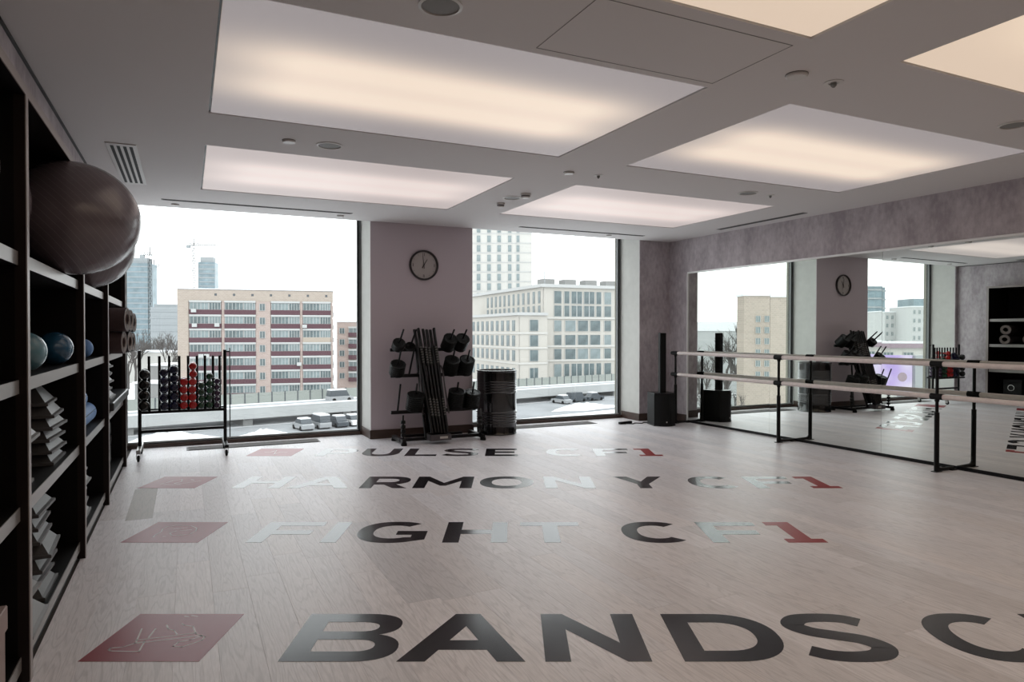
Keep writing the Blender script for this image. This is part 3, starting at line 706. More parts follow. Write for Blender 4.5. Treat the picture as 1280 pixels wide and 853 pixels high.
def step_rib():
    mb = MB()
    for k in range(5): mb.box(0.10, 0.48, -0.06 + k * 0.03 - .004, -0.06 + k * 0.03 + .004, 0.105, 0.107)
    return mb.mesh('deck_ribs', 'step_black')
rib_me = step_rib()
smes = {'step_grey': step_me('step_grey'), 'step_light': step_me('step_light')}
def step_stack(y, z, n, pitch, m, where, xf=-0.66, jit=0.03, lean=0.0):
    for i in range(n):
        t = thing('step_platform', 'grey step platform %s, %s in stack' % (where, ORD[i] if i < n - 1 or n == 1 else 'topmost'), 'step platform',
                  (xf - 0.58 + random.uniform(-jit, jit) * .7 + (jit if i % 3 == 0 else 0), y + random.uniform(-jit, jit) * .6 + lean * i, z + 0.0005 + i * pitch), random.uniform(-.05, .05), 'step platforms on the shelves')
        link('deck', smes[m], t); link('deck_ribs', rib_me, t)
z1, z0_ = TOPS[1], TOPS[0]
step_stack(4.42, z1, 6, 0.062, 'step_grey', 'mid shelf beside second upright')
step_stack(3.66, z1, 5, 0.070, 'step_light', 'mid shelf beside nearest upright', xf=-0.68)
step_stack(4.10, z0_, 7, 0.068, 'step_grey', 'bottom shelf, middle of bay')
step_stack(3.62, z0_, 2, 0.13, 'step_light', 'bottom shelf beside nearest upright', xf=-0.64)
step_stack(5.66, z0_, 5, 0.075, 'step_light', 'bottom shelf beyond second upright', xf=-0.66)
step_stack(7.02, z1 + 0.118, 5, 0.066, 'step_light', 'mid shelf, farthest bay', xf=-0.64, lean=0.012)
# black bench board lying below the last stack
t = thing('bench_platform', 'black glossy flat platform jutting from the farthest mid shelf', 'platform', (-1.20, 7.2, z1 + 0.001))
MB().bbox(0, 0.66, -0.72, 0.86, 0.045, 0.115, 0.012, 2).build('deck', 'step_black', t)
for yy in (-0.62, 0.72): MB().bbox(0.05, 0.60, yy - 0.05, yy + 0.05, 0, 0.045, 0.006).build('foot', 'black_rubber', t)
# foam rollers
def roller(y0, y1, x, z, r, label):
    t = thing('foam_roller', label, 'foam roller', (x, y0, z))
    L = y1 - y0; M = align((0, 0, r), (0, 1, 0))
    MB().lathe([(r * .35, 0), (r * .9, 0), (r, .012), (r, L - .012), (r * .9, L), (r * .35, L), (r * .35, 0)], 28, M).build('roller_body', 'foam_blue', t, True)
    g = MB()
    for k in range(6):
        a = 2 * PI * k / 6 + .3
        g.tube([(math.cos(a) * (r - .001), .014, r + math.sin(a) * (r - .001)), (math.cos(a) * (r - .001), L - .014, r + math.sin(a) * (r - .001))], 0.003, 6)
    g.build('moulding_line', 'teal_ball', t)
roller(5.12, 6.22, -0.715, z1 + .0005, 0.078, 'long blue foam roller lying in front on the mid shelf')
roller(5.05, 5.68, -0.705, z1 + .1575, 0.070, 'shorter blue foam roller on top of the long one')
# rolled mats sticking out of the farthest bay
def roll(y, z, xa, xb, r, m, label):
    t = thing('rolled_mat', label, 'mat', (xa, y + .10, z), -.17, 'rolled exercise mats'); M = align((0, 0, r), (1, 0, 0)); L = xb - xa
    MB().lathe([(r * .55, 0), (r, 0), (r, L), (r * .90, L), (r * .90, L - .01), (r * .55, L - .012), (r * .55, 0)], 26, M).build('outer_turn', m, t, True)
    sp = MB(); pts = []
    for i in range(70):
        a = i * 0.36; rr = r * (.95 - .5 * i / 70); pts.append((L - .003, rr * math.cos(a), r + rr * math.sin(a)))
    sp.tube(pts, 0.004, 5); sp.build('spiral_edge', 'mat_edge', t)
rz = TOPS[2] + .0005
roll(6.95, rz, -1.10, -0.49, 0.098, 'mat_brown', 'brown rolled mat, lower of the nearest pair')
roll(6.92, rz + .197, -1.10, -0.46, 0.105, 'mat_brown', 'brown rolled mat, upper of the nearest pair')
roll(7.38, rz, -1.10, -0.47, 0.100, 'mat_dark', 'dark rolled mat, lower of the middle pair')
roll(7.34, rz + .201, -1.10, -0.46, 0.100, 'mat_dark', 'dark rolled mat, upper of the middle pair')
roll(7.80, rz, -1.10, -0.47, 0.095, 'mat_dark', 'dark rolled mat, lower of the farthest pair')
roll(7.78, rz + .191, -1.10, -0.46, 0.095, 'mat_dark', 'dark rolled mat, upper of the farthest pair')
# hand weight with chrome grip on the bottom board, storage box, ring
t = thing('hand_weight', 'black hand weight with chrome grip low in the farthest bay', 'dumbbell', (-0.72, 6.85, TOPS[0] + .0005))
for s in (-1, 1): MB().lathe([(0, -.03), (.05, -.03), (.058, -.02), (.058, .02), (.05, .03), (0, .03)], 24, align((0, s * .09, .058), (0, 1, 0))).build('head', 'db_black', t, True)
MB().tube([(0, -.062, .058), (0, .062, .058)], .016, 14).build('grip', 'chrome', t, True)
for k, yy in enumerate((7.35, 7.75)):
    t = thing('equipment_case', 'black case with a round chrome port low in the farthest bay, %s' % ('left one', 'right one')[k], 'case', (-1.15, yy, TOPS[0] + .0005))
    MB().bbox(0, .46, -.17, .17, 0, .40, .012, 2).build('case_body', 'speaker_black', t)
    MB().lathe([(.050, 0), (.062, 0), (.062, .012), (.050, .012), (.050, 0)], 24, align((.46, .02, .24), (1, 0, 0))).build('port_ring', 'chrome', t, True)
t = thing('storage_box', 'pale wooden storage box with brown lid at the left picture edge', 'box', (-1.16, 2.45, TOPS[0] + .0005))
MB().bbox(0, .55, 0, .62, 0, .19, .004).build('body', 'box_wood', t)
MB().bbox(-.005, .557, -.006, .627, .195, .285, .004).build('lid', 'box_wood', t)
MB().box(.02, .53, .02, .60, .285, .288).build('lid_panel', 'box_brown', t)
t = thing('pilates_ring', 'thin grey pilates ring standing on the mid shelf at picture edge', 'ring', (-0.78, 2.62, TOPS[1] + .0005))
pts = [(0, .18 + .175 * math.cos(a * PI / 24), .18 + .175 * math.sin(a * PI / 24)) for a in range(49)]
MB().tube(pts, .0095, 8, False).build('hoop', 'hoop_grey', t, True)
for s in (-1, 1): MB().bbox(-.03, .03, .18 + s * .175 - .012, .18 + s * .175 + .012, .12, .24, .006).build('pad', 'black_rubber', t)

# ------------------------------------------------------------------ dumbbell rack by the left window
RX0, RX1, RY = -0.475, 0.405, 8.66
rk = thing('dumbbell_rack', 'black wheeled frame rack with upright dividers before the left window', 'rack', (RX0, RY, 0))
Wd = RX1 - RX0
def pole(x, z0, z1, r, nm='post', y=0.0): return MB().tube([(x, y, z0), (x, y, z1)], r, 12).build(nm, 'black_metal', rk, True)
pole(0, .12, 1.20, .019, 'end_post'); pole(Wd, .12, 1.20, .019, 'end_post')
MB().bbox(0, Wd, -.02, .02, .275, .307, .004).build('lower_rail', 'black_metal', rk)
MB().bbox(-.0, Wd, -.13, .13, .500, .516, .004).build('tray', 'black_metal', rk)
for yy in (-.125, .125): MB().bbox(0, Wd, yy - .006, yy + .006, .516, .530, .002).build('tray_lip', 'black_metal', rk)
PXS = [186, 199, 211.3, 223.8, 235, 246, 256, 266, 274.3]
def rx(px):                                           # pixel column on the rack plane, to metres along the rack
    s = (px - 640) / 853.0
    return RY * (s * CT + ST) / (CT - s * ST) - RX0
posts = [rx(p) for p in PXS]
for x in posts: pole(x, .516, 1.135, .0145, 'divider')
MB().tube([(Wd + .055, .05, .17), (Wd + .055, .05, 1.22)], .006, 8).build('hanging_rod', 'black_metal', rk, True)
MB().bbox(Wd, Wd + .06, .035, .06, 1.17, 1.185, .002).build('rod_bracket', 'black_metal', rk)
for x in (0, Wd):
    MB().bbox(x - .022, x + .022, -.31, .31, .095, .13, .005).build('foot_bar', 'caster_metal' if x == 0 else 'black_metal', rk)
    for yy in (-.28, .28):
        c = MB().box(x - .02, x - .015, yy - .03, yy + .02, .03, .095).box(x + .015, x + .02, yy - .03, yy + .02, .03, .095).box(x - .02, x + .02, yy - .03, yy + .03, .088, .096).build('caster_fork', 'caster_metal', rk)
        MB().lathe([(0, -.012), (.030, -.012), (.0365, -.006), (.0365, .006), (.030, .012), (0, .012)], 20, align((x, yy - .01, .037), (1, 0, 0))).build('wheel', 'black_rubber', c, True)
def dumbbell(x, z, r, L, m, label, group):
    t = thing('dumbbell', label, 'dumbbell', (RX0 + x, RY, z), random.uniform(-.03, .03), group)
    for s in (-1, 1):
        M = align((0, s * L / 2, r), (0, s, 0))
        MB().lathe([(0, -.035), (r * .80, -.035), (r * .985, -.022), (r * .985, .016), (r * .82, .032), (r * .52, .038), (r * .46, .034), (0, .034)], 20, M).build('head', m, t, True)
    MB().tube([(0, -L / 2 + .035, r), (0, L / 2 - .035, r)], .0135, 10).build('handle', m, t, True)
cols = [('db_black', 'black', 173, 186, 4, .0575, 'single black'), ('db_blue', 'navy blue', 199, 211.3, 5, .0465, 'left navy'), ('db_blue', 'navy blue', 211.3, 223.8, 5, .050, 'right navy'),
        ('db_red', 'red', 223.8, 235, 4, .0440, 'left red'), ('db_red', 'red', 235, 246, 6, .0440, 'right red'), ('db_green', 'dark green', 246, 256, 4, .0375, 'left green'),
        ('db_green', 'dark green', 256, 266, 5, .0405, 'right green'), ('db_purple', 'dark purple', 266, 274.3, 5, .0340, 'single purple')]
for m, cn, pa, pb, n, r, where in cols:
    xa = 0.0 if pa == 173 else rx(pa); xb = rx(pb); x = (xa + xb) / 2
    for i in range(n):
        dumbbell(x + random.uniform(-.004, .004), .5315 + i * (2 * r + .0006), r, .20 if r > .04 else .18, m, '%s dumbbell, %s of the %s column' % (cn, ORD[i] if i < n - 1 else 'topmost', where), 'dumbbells in the wheeled rack')

# ------------------------------------------------------------------ barbell and plate rack in front of the pillar
BR = (2.95, 8.32, 0.0)
br = thing('barbell_rack', 'black plate rack on feet with a centre tray for bars, before the pillar', 'rack', BR)
LEAN = 0.36
def fy(z): return -0.13 + LEAN * z                    # the frame leans back
for sx in (-1, 1):
    MB().tube([(sx * .145 - .075, fy(.08) + .03, .06), (sx * .125 - .09, fy(1.22) + .06, 1.22)], .017, 10).build('upright', 'black_metal', br, True)
    # hoops that keep the bars together
    pts = [(sx * .175 - .0, fy(.36) - .05, .36), (sx * .155, fy(.9) - .07, .90), (sx * .135, fy(.97) - .075, .965), (sx * .10, fy(.98) - .08, .985), (sx * .070, fy(.95) - .085, .955), (sx * .065, fy(.88) - .085, .88), (sx * .075, fy(.5) - .07, .52)]
    MB().tube([(a_ - .08, b_, c_) for a_, b_, c_ in pts], .010, 10).build('hoop', 'hoop_grey', br, True)
MB().add([(x_ - .085, fy(z_) + .035 + q_, z_) for x_, z_ in ((-.115, .13), (.115, .13), (.105, 1.19), (-.105, 1.19)) for q_ in (0, .012)], [(0, 2, 4, 6), (1, 7, 5, 3), (0, 1, 3, 2), (2, 3, 5, 4), (4, 5, 7, 6), (6, 7, 1, 0)]).build('back_plate', 'black_metal', br)
MB().bbox(-.56, .56, -.055, -.015, .035, .075, .004).build('base_bar', 'black_metal', br)
MB().bbox(-.40, .40, .25, .29, .035, .07, .004).build('rear_bar', 'black_metal', br)
for sx in (-1, 1):
    ft = MB().bbox(sx * .53 - .025, sx * .53 + .025, -.17, .32, .03, .075, .004).build('foot_bar', 'black_metal', br)
    for yy in (-.15, .29): MB().lathe([(0, 0), (.035, 0), (.038, .006), (.035, .03), (.028, .05), (0, .05)], 16, Matrix.Translation((sx * .53, yy, 0))).build('rubber_foot', 'black_rubber', ft, True)
    MB().tube([(sx * .52, -.08, .075), (sx * .52, -.08, .37)], .011, 10).build('collar_post', 'black_metal', br, True)
    for k in range(4):
        zc = .10 + k * .055
        MB().lathe([(.013, 0), (.028, 0), (.030, .006), (.030, .03), (.024, .04), (.013, .04), (.013, 0)], 14, Matrix.Translation((sx * .52, -.08, zc))).build('collar_clip', 'plate_rubber', br, True)
    if sx > 0:
        MB().tube([(sx * .52, -.08, .2), (sx * .52, -.08, .41)], .020, 12).build('collar_sleeve', 'black_gloss', br, True)
tr = MB().bbox(-.215, .065, -.235, -.02, .045, .12, .006).build('bar_tray', 'hoop_grey', br)
MB().box(-.09, .015, -.2365, -.2345, .07, .098).build('maker_plate', 'white_label', tr)
MB().bbox(-.205, .055, -.22, -.04, .119, .1215, .001).build('tray_well', 'black_rubber', tr)
for zz in (0.42, 0.86, 1.18): MB().bbox(-.24, .08, fy(zz) + .05, fy(zz) + .075, zz - .02, zz + .02, .004).build('cross_piece', 'black_metal', br)
MB().tube([(0, .27, .06), (0, fy(1.05) + .08, 1.05)], .016, 10).build('back_stay', 'black_metal', br, True)
TIER = [(0.395, 0.38), (0.845, 0.68), (1.175, 1.15)]   # height and forward tilt (tangent) of the pegs
plate_cache = {}
def plate_me(r, th):
    k = (r, th)
    if k not in plate_cache:
        body = MB()
        n = 32; outl = []
        for j in range(n):
            a = 2 * PI * j / n; outl.append(r * (1 - .035 * math.cos(6 * a) ** 2))
        prof = [(1.0, .15), (1.0, .85), (.93, 1.0), (.78, 1.0), (.72, .80), (.34, .80), (.30, 1.0), (.12, 1.0), (.12, 0), (.93, 0), (1.0, .15)]
        vs = [(outl[j] * p * math.cos(2 * PI * j / n), outl[j] * p * math.sin(2 * PI * j / n), q * th) for p, q in prof for j in range(n)]
        fs = [(i * n + j, i * n + (j + 1) % n, (i + 1) * n + (j + 1) % n, (i + 1) * n + j) for i in range(len(prof) - 1) for j in range(n)]
        body.add(vs, fs)
        ring = MB().lathe([(r * .30, th * .98), (r * .30, th * 1.03), (r * .14, th * 1.03), (r * .14, th * .98)], 20)
        plate_cache[k] = (body.mesh('plate_body', 'plate_rubber', True), ring.mesh('hub_ring', 'black_metal', True))
    return plate_cache[k]
TN = ['bottom', 'middle', 'top']
spec = {(0, -1, 0): (0, .10), (0, -1, 1): (8, .112), (0, 1, 0): (9, .112), (0, 1, 1): (8, .110),
        (1, -1, 0): (6, .100), (1, -1, 1): (0, .1), (1, 1, 0): (8, .104), (1, 1, 1): (8, .106),
        (2, -1, 0): (4, .085), (2, -1, 1): (1, .072), (2, 1, 0): (7, .098), (2, 1, 1): (7, .096)}
for ti, (z, tn) in enumerate(TIER):
    for sx in (-1, 1):
        y = fy(z) + .035
        hw = [.64, .60, .57][ti] if sx < 0 else [.50, .48, .46][ti]
        MB().bbox(min(sx * .04, sx * hw), max(sx * .04, sx * hw), y - .018, y + .018, z - .022, z + .022, .004).build('tier_bar', 'black_metal', br)
        xs = ((.56, .345) if sx < 0 else (.205, .425))
        if ti == 2: xs = ((.48, .315) if sx < 0 else (.20, .375))
        if ti == 1: xs = ((.53, .36) if sx < 0 else (.19, .40))
        for pi_, xx in enumerate(xs):
            # pegs: outer then inner on the left, inner then outer on the right
            d = Vector((0, -tn, 1)).normalized()
            base = Vector((sx * xx, y - .02, z + .02))
            MB().tube([base - d * .01, base + d * .37], .0115, 10).build('peg', 'black_metal', br, True)
            inner = (pi_ == 1) if sx < 0 else (pi_ == 0)
            n, r = spec[(ti, sx, pi_)]
            th = 0.026
            if (ti, sx) == (2, -1) and pi_ == 1: th = .04
            for k in range(n):
                p = Vector(BR) + base + d * (.012 + (r + .0) * tn * .0 + k * (th + .0008))
                t = thing('weight_plate', 'black weight plate, %s tier, %s %s peg, %s' % (TN[ti], 'left' if sx < 0 else 'right', 'inner' if inner else 'outer', ORD[k] if k < n - 1 or n == 1 else 'topmost'), 'weight plate', p, 0, 'weight plates on the barbell rack')
                q = d.to_track_quat('Z', 'Y'); t.rotation_euler = (q @ Matrix.Rotation(k * .02, 3, 'Z').to_quaternion()).to_euler()
                a, b = plate_me(r, th); link('plate_body', a, t); link('hub_ring', b, t)
# bars standing in the tray
bar_b = MB().lathe([(0, 0), (.0175, 0), (.0175, 1.385), (.015, 1.39), (0, 1.39)], 12).mesh('bar_shaft', 'bar_steel', True)
def knurl_me(zz):
    pr = []
    for k in range(7):
        z = zz + k * .034
        pr += [(.0170, z), (.0185, z + .003), (.0185, z + .013), (.0170, z + .016)]
    return MB().lathe(pr, 12).mesh('grip_rings', 'knurl', True)
bar_k = [knurl_me(.22), knurl_me(.92)]
bi = 0
for row in range(2):
    for i in range(6):
        u = (i - 2.5) * .040 + row * .018 - .075
        b0 = Vector(BR) + Vector((u * 1.0, -.19 + row * .055, .123))
        b1 = Vector(BR) + Vector((u * 1.25 - .03 - (.02 if i < 2 else 0), fy(1.5) + .015 + row * .045 - .12, 1.50))
        dv = (b1 - b0).normalized()
        t = thing('barbell_bar', 'black barbell bar standing in the %s row, number %s from the left' % (('front', 'rear')[row], ('one', 'two', 'three', 'four', 'five', 'six')[i]), 'bar', b0 + Vector((0, 0, random.uniform(0, .03))), 0, 'bars standing in the rack')
        t.rotation_euler = dv.to_track_quat('Z', 'Y').to_euler()
        link('bar_shaft', bar_b, t); [link('grip_rings', q_, t) for q_ in bar_k if (i % 2 or i == 2)]

# ------------------------------------------------------------------ oil drum
t = thing('oil_drum', 'glossy black ribbed oil drum right of the plate rack', 'drum', (3.90, 8.67, 0))
R_ = .275
prof = [(0, .012), (R_ - .012, .012), (R_ - .012, 0), (R_ + .003, 0), (R_ + .005, .008), (R_, .018)]
def rib(z, a, h): return [(R_, z - h), (R_ + a * .7, z - h * .55), (R_ + a, z), (R_ + a * .7, z + h * .55), (R_, z + h)]
for z in (.165, .20, .235, .27): prof += rib(z, .006, .013)
prof += rib(.305, .014, .018)
prof += rib(.585, .014, .018)
for z in (.62, .655, .69, .725): prof += rib(z, .006, .013)
prof += [(R_, .855), (R_ + .006, .862), (R_ + .006, .88), (R_ - .008, .882), (R_ - .012, .866), (0, .866)]
MB().lathe(prof, 56).build('drum_body', 'black_gloss', t, True)
MB().lathe([(0, .866), (.03, .866), (.03, .876), (0, .877)], 18, Matrix.Translation((.14, .10, 0))).build('bung', 'black_metal', t, True)
MB().lathe([(0, .866), (.018, .866), (.018, .875), (0, .876)], 14, Matrix.Translation((-.16, -.05, 0))).build('bung', 'black_metal', t, True)

# ------------------------------------------------------------------ column loudspeaker
t = thing('column_speaker', 'black column loudspeaker on a rounded subwoofer in the right corner', 'speaker', (6.50, 8.34, 0), -TH + .15)
ww, dd = .165, .19
outl = [(-ww, dd), (-ww, -dd * .55)] + [(-ww + ww * 2 * i / 8, -dd * .55 - .085 * math.sin(PI * i / 8)) for i in range(1, 8)] + [(ww, -dd * .55), (ww, dd)]
bm_ = MB().prism(outl, .018, .475)
bs = bm_.build('subwoofer', 'speaker_black', t)
MB().prism([(x * 1.03, y * 1.03) for x, y in outl], 0, .018).build('base_plate', 'black_metal', bs)
MB().prism([(x * .97, y * .97) for x, y in outl], .475, .492).build('top_cap', 'black_metal', bs)
MB().box(-.008, .008, -.1925, -.187, .055, .075).build('badge', 'white_label', bs)
c = MB().bbox(-.048, .048, -.04, .05, .492, 1.395, .006).build('column', 'speaker_black', t)
for z in (.80, 1.10): MB().box(-.0485, .0485, -.0405, .0505, z, z + .004).build('joint', 'vent_black', c)
MB().bbox(-.038, .038, -.044, -.0405, .52, 1.37, .001).build('column_grille', 'black_metal', c)
MB().bbox(.05, .11, .192, .20, .2, .32, .003).build('socket_panel', 'frame_grey', bs)
cab = MB(); pts = []
for i in range(40):
    a = i / 39; pts.append((6.54 + .06 * math.sin(a * 7) + a * .26, 8.58 + .04 * math.sin(a * 11) - a * .02, .35 * max(0, 1 - a * 3.0) ** 2 + .008))
cab.tube(pts, .006, 7)
tag(cab.build('power_cable', 'black_rubber', None, True), 'black cable lying behind the column loudspeaker', 'cable')
pts = [(6.02 + .42 * i / 29, 8.62 + .03 * math.sin(i * .55), .008) for i in range(30)]
tag(MB().tube(pts, .007, 7).build('power_cable', 'black_rubber', None, True), 'black cable on the floor left of the loudspeaker', 'cable')
t = thing('power_strip', 'small black power strip on the floor left of the loudspeaker', 'power strip', (6.08, 8.70, 0), .2)
MB().bbox(-.13, .13, -.025, .025, 0, .035, .005).build('body', 'black_metal', t)
for k in range(3): MB().lathe([(0, .035), (.017, .035), (.017, .037), (.014, .036), (0, .036)], 14, Matrix.Translation((-.075 + k * .07, 0, 0))).build('socket', 'frame_grey', t, True)

# ------------------------------------------------------------------ ballet barre in front of the mirror
BX = 6.80
by = [8.40, 6.37, 4.34, 2.31]
ba = thing('ballet_barre', 'double wooden ballet barre on black posts along the mirror', 'barre', (BX, 2.31, 0))
for i, y in enumerate(by):
    yy = y - 2.31
    MB().tube([(0, yy, .006), (0, yy, .60)], .0235, 14).build('post_sleeve', 'black_metal', ba, True)
    MB().tube([(0, yy, .60), (0, yy, 1.09)], .016, 12).build('post', 'black_metal', ba, True)
    f = [(0.0, yy, .10), (.005, yy, .055), (.03, yy, .028), (.075, yy, .020), (.27, yy, .018)]
    MB().tube(f, [.02, .021, .02, .018, .016], 10).build('foot', 'black_metal', ba, True)
    MB().bbox(-.045, .05, yy - .03, yy + .03, 0, .007, .002).build('foot_plate', 'black_metal', ba)
    MB().bbox(.20, .285, yy - .035, yy + .035, 0, .012, .003).build('wall_plate', 'black_metal', ba)
    for z in (1.085, .757):
        MB().tube([(0, yy - .062, z), (0, yy + .062, z)], .031, 16).build('clamp', 'black_rubber', ba, True)
        MB().tube([(0, yy, z - .05), (0, yy, z + .012)], .022, 12).build('clamp_collar', 'black_rubber', ba, True)
for z in (1.085, .757):
    for ya, yb in zip(by[1:], by):
        MB().tube([(0, ya - 2.31, z), (0, yb - 2.31, z)], .0255, 18).build('rail', 'barre_wood', ba, True)
    MB().tube([(0, 2.31 - 2.31 - .5, z), (0, 0, z)], .0255, 18).build('rail', 'barre_wood', ba, True)
    MB().tube([(0, by[0] - 2.31, z), (0, by[0] - 2.31 + .09, z)], .0265, 16).build('end_cap', 'black_rubber', ba, True)

# ------------------------------------------------------------------ wall clock on the pillar
t = thing('wall_clock', 'round wall clock with black rim on the pillar', 'clock', (2.905, YB - 0.007, 2.312))
M = align((0, 0, 0), (0, -1, 0))
MB().lathe([(.178, 0), (.200, 0), (.205, .012), (.203, .034), (.192, .040), (.180, .034), (.178, .02), (.178, 0)], 56, M).build('rim', 'clock_rim', t, True)
MB().lathe([(0, .002), (.179, .002), (.179, .010), (0, .010)], 48, M).build('face', 'clock_face', t, True)
for h in range(12):
    a = PI / 2 - h * PI / 6
    l, w2 = (.040, .006) if h % 3 == 0 else (.016, .0035)
    offs = (-.010, .010) if h == 0 else ((-.006, .006) if h == 6 else (0,))
    for of in offs:
        mk = MB(); c0 = Vector((math.cos(a), 0, math.sin(a))); n0 = Vector((-math.sin(a), 0, math.cos(a)))
        if h in (3, 9): c0_, n0_ = n0, c0; p0 = c0 * .150 - n0 * .02; p1 = c0 * .150 + n0 * .02; nn = c0 * .004
        else: p0 = c0 * (.165 - l) + n0 * of; p1 = c0 * .165 + n0 * of; nn = n0 * w2 / 2
        yv = Vector((0, -.0112, 0)); yb_ = Vector((0, -.0098, 0))
        v = [p0 - nn + yv, p0 + nn + yv, p1 + nn + yv, p1 - nn + yv, p0 - nn + yb_, p0 + nn + yb_, p1 + nn + yb_, p1 - nn + yb_]
        mk.add(v, [(0, 1, 2, 3), (4, 7, 6, 5), (0, 4, 5, 1), (1, 5, 6, 2), (2, 6, 7, 3), (3, 7, 4, 0)]).build('hour_mark', 'clock_mark', t)
def hand(ang, l, tail, wd, yo, nm):
    a = math.radians(90 - ang); c0 = Vector((math.cos(a), 0, math.sin(a))); n0 = Vector((-math.sin(a), 0, math.cos(a))) * wd / 2
    p0, p1 = -c0 * tail, c0 * l; yv, yb_ = Vector((0, -yo, 0)), Vector((0, -yo + .002, 0))
    v = [p0 - n0 + yv, p0 + n0 + yv, p1 + n0 * .7 + yv, p1 - n0 * .7 + yv, p0 - n0 + yb_, p0 + n0 + yb_, p1 + n0 * .7 + yb_, p1 - n0 * .7 + yb_]
    MB().add(v, [(0, 1, 2, 3), (4, 7, 6, 5), (0, 4, 5, 1), (1, 5, 6, 2), (2, 6, 7, 3), (3, 7, 4, 0)]).build(nm, 'clock_rim', t)
hand(31, .095, .045, .011, .016, 'hour_hand'); hand(-7, .125, .045, .009, .020, 'minute_hand')
MB().lathe([(0, .010), (.010, .010), (.010, .022), (0, .023)], 16, M).build('pivot', 'clock_rim', t, True)

# ------------------------------------------------------------------ outdoors, seen through the windows and in the mirror
GZ = -12.7
gr = struct(MB().box(-900, 900, 12, 1500, GZ - 1, GZ).build('ground', 'snow'), 'snow covered ground below the windows')
def mr(lat, d):                                       # places seen only by way of the mirror
    p = Vector(cr(lat, d)); n = Vector((-math.cos(EPS), -math.sin(EPS))); q = p - 2 * (p - Vector((7.093, 6))).dot(n) * n; return (q.x, q.y)
# elevated road running past the building
def on_road(s, off, z):                               # s along the road, off across it (away from us)
    u = Vector(cr(.788, .616)); n = Vector((-u.y, u.x)); p0 = Vector(cr(-45, 109.5))
    q = p0 + u * s + n * off; return (q.x, q.y, z)
ru = Vector(cr(.788, .616)); RA = math.atan2(ru.y, ru.x)
rd = thing('elevated_road', 'snowy elevated road with a pale concrete edge girder outside', 'road', on_road(0, 0, GZ), RA)
MB().box(-260, 260, -8.7, 2.0, 2.0, 2.3).build('deck', 'road', rd)
gd = MB().box(-260, 260, -9.2, -8.6, 1.15, 2.75).build('edge_girder', 'concrete_pale', rd)
MB().box(-260, 260, -9.25, -8.5, 2.75, 2.95).build('snow_cap', 'snow', rd)
MB().box(-260, 260, -1.0, 1.0, 2.3, 2.48).build('snow_bank', 'snow', rd)
MB().box(-260, 260, -6.6, -5.6, 2.3, 2.36).build('snow_bank', 'snow', rd)
for k in range(-12, 16): MB().box(k * 16 - .7, k * 16 + .7, -8.3, 1.5, 0, 2.0).build('pier', 'wall_grey', rd)
nb = thing('noise_barrier', 'pale translucent noise barrier along the elevated road', 'barrier', on_road(0, 0.6, GZ + 2.3), RA)
pan = MB().box(.08, 2.12, -.03, .03, .12, 1.85).mesh('panel', 'barrier_glass'); pst = MB().box(-.08, .08, -.08, .08, 0, 1.95).mesh('post', 'car_dark')
for k in range(-30, 62): link('panel', pan, nb, (k * 2.2, 0, 0)); link('post', pst, nb, (k * 2.2, 0, 0))
# street below: dark wet lanes and parked cars with snow on them
st = struct(MB().box(-260, 260, -27, -9.8, 0.0, 0.06).build('street', 'road', None, False, on_road(0, 0, GZ), (0, 0, RA)), 'wet grey street below the elevated road')
def car(s, off, z, m, roof, label, van=False, rot=0.0):
    t = thing('parked_car', label, 'car', on_road(s, off, z), RA + rot, 'cars on the street')
    h = 1.0 if van else .62
    M = Matrix.Rotation(PI / 2, 4, 'X')
    body = [(-2.2, .25), (-2.25, .8), (-1.5 if not van else -2.2, .95), (1.2, .95), (2.1, .85), (2.2, .55), (2.15, .25)]
    MB().prism(body, -.88, .88, M).build('car_body', m, t)
    cab_ = [(-2.1 if van else -1.6, .95), (-1.95 if van else -1.1, .95 + h), (.3 if not van else .9, .95 + h), (1.15 if not van else 1.5, .95)]
    MB().prism(cab_, -.78, .78, M).build('cabin', 'car_dark', t)
    if roof: MB().box(cab_[1][0], cab_[2][0], -.75, .75, .95 + h, 1.12 + h).build('roof_snow', 'snow', t)
    for x in (-1.35, 1.35):
        for y in (-.88, .88): MB().lathe([(0, -.1), (.32, -.1), (.32, .1), (0, .1)], 14, align((x, y * .95, .33), (0, 1, 0))).build('wheel', 'black_rubber', t, True)
car(5.0, -17.4, GZ + .06, 'car_grey', True, 'grey parked car under snow, leftmost of the four in the left window', rot=PI / 2)
car(7.6, -17.3, GZ + .06, 'car_grey', True, 'grey parked van under snow, tallest in the left window', True, PI / 2)
car(10.3, -17.4, GZ + .06, 'car_dark', True, 'dark parked car under snow right of the van', rot=PI / 2)
car(12.6, -17.4, GZ + .06, 'car_white', True, 'white parked car under snow, rightmost in the left window', rot=PI / 2)
car(59.0, -13.5, GZ + .06, 'car_grey', True, 'grey car below the beige building, left one', rot=PI / 2)
car(63.5, -13.0, GZ + .06, 'car_dark', False, 'dark van below the beige building, middle one', True)
car(68.5, -13.0, GZ + .06, 'car_dark', True, 'dark car below the beige building, right one')
car(16.8, -3.5, GZ + 2.3, 'car_grey', True, 'grey truck cab driving on the elevated road', True)
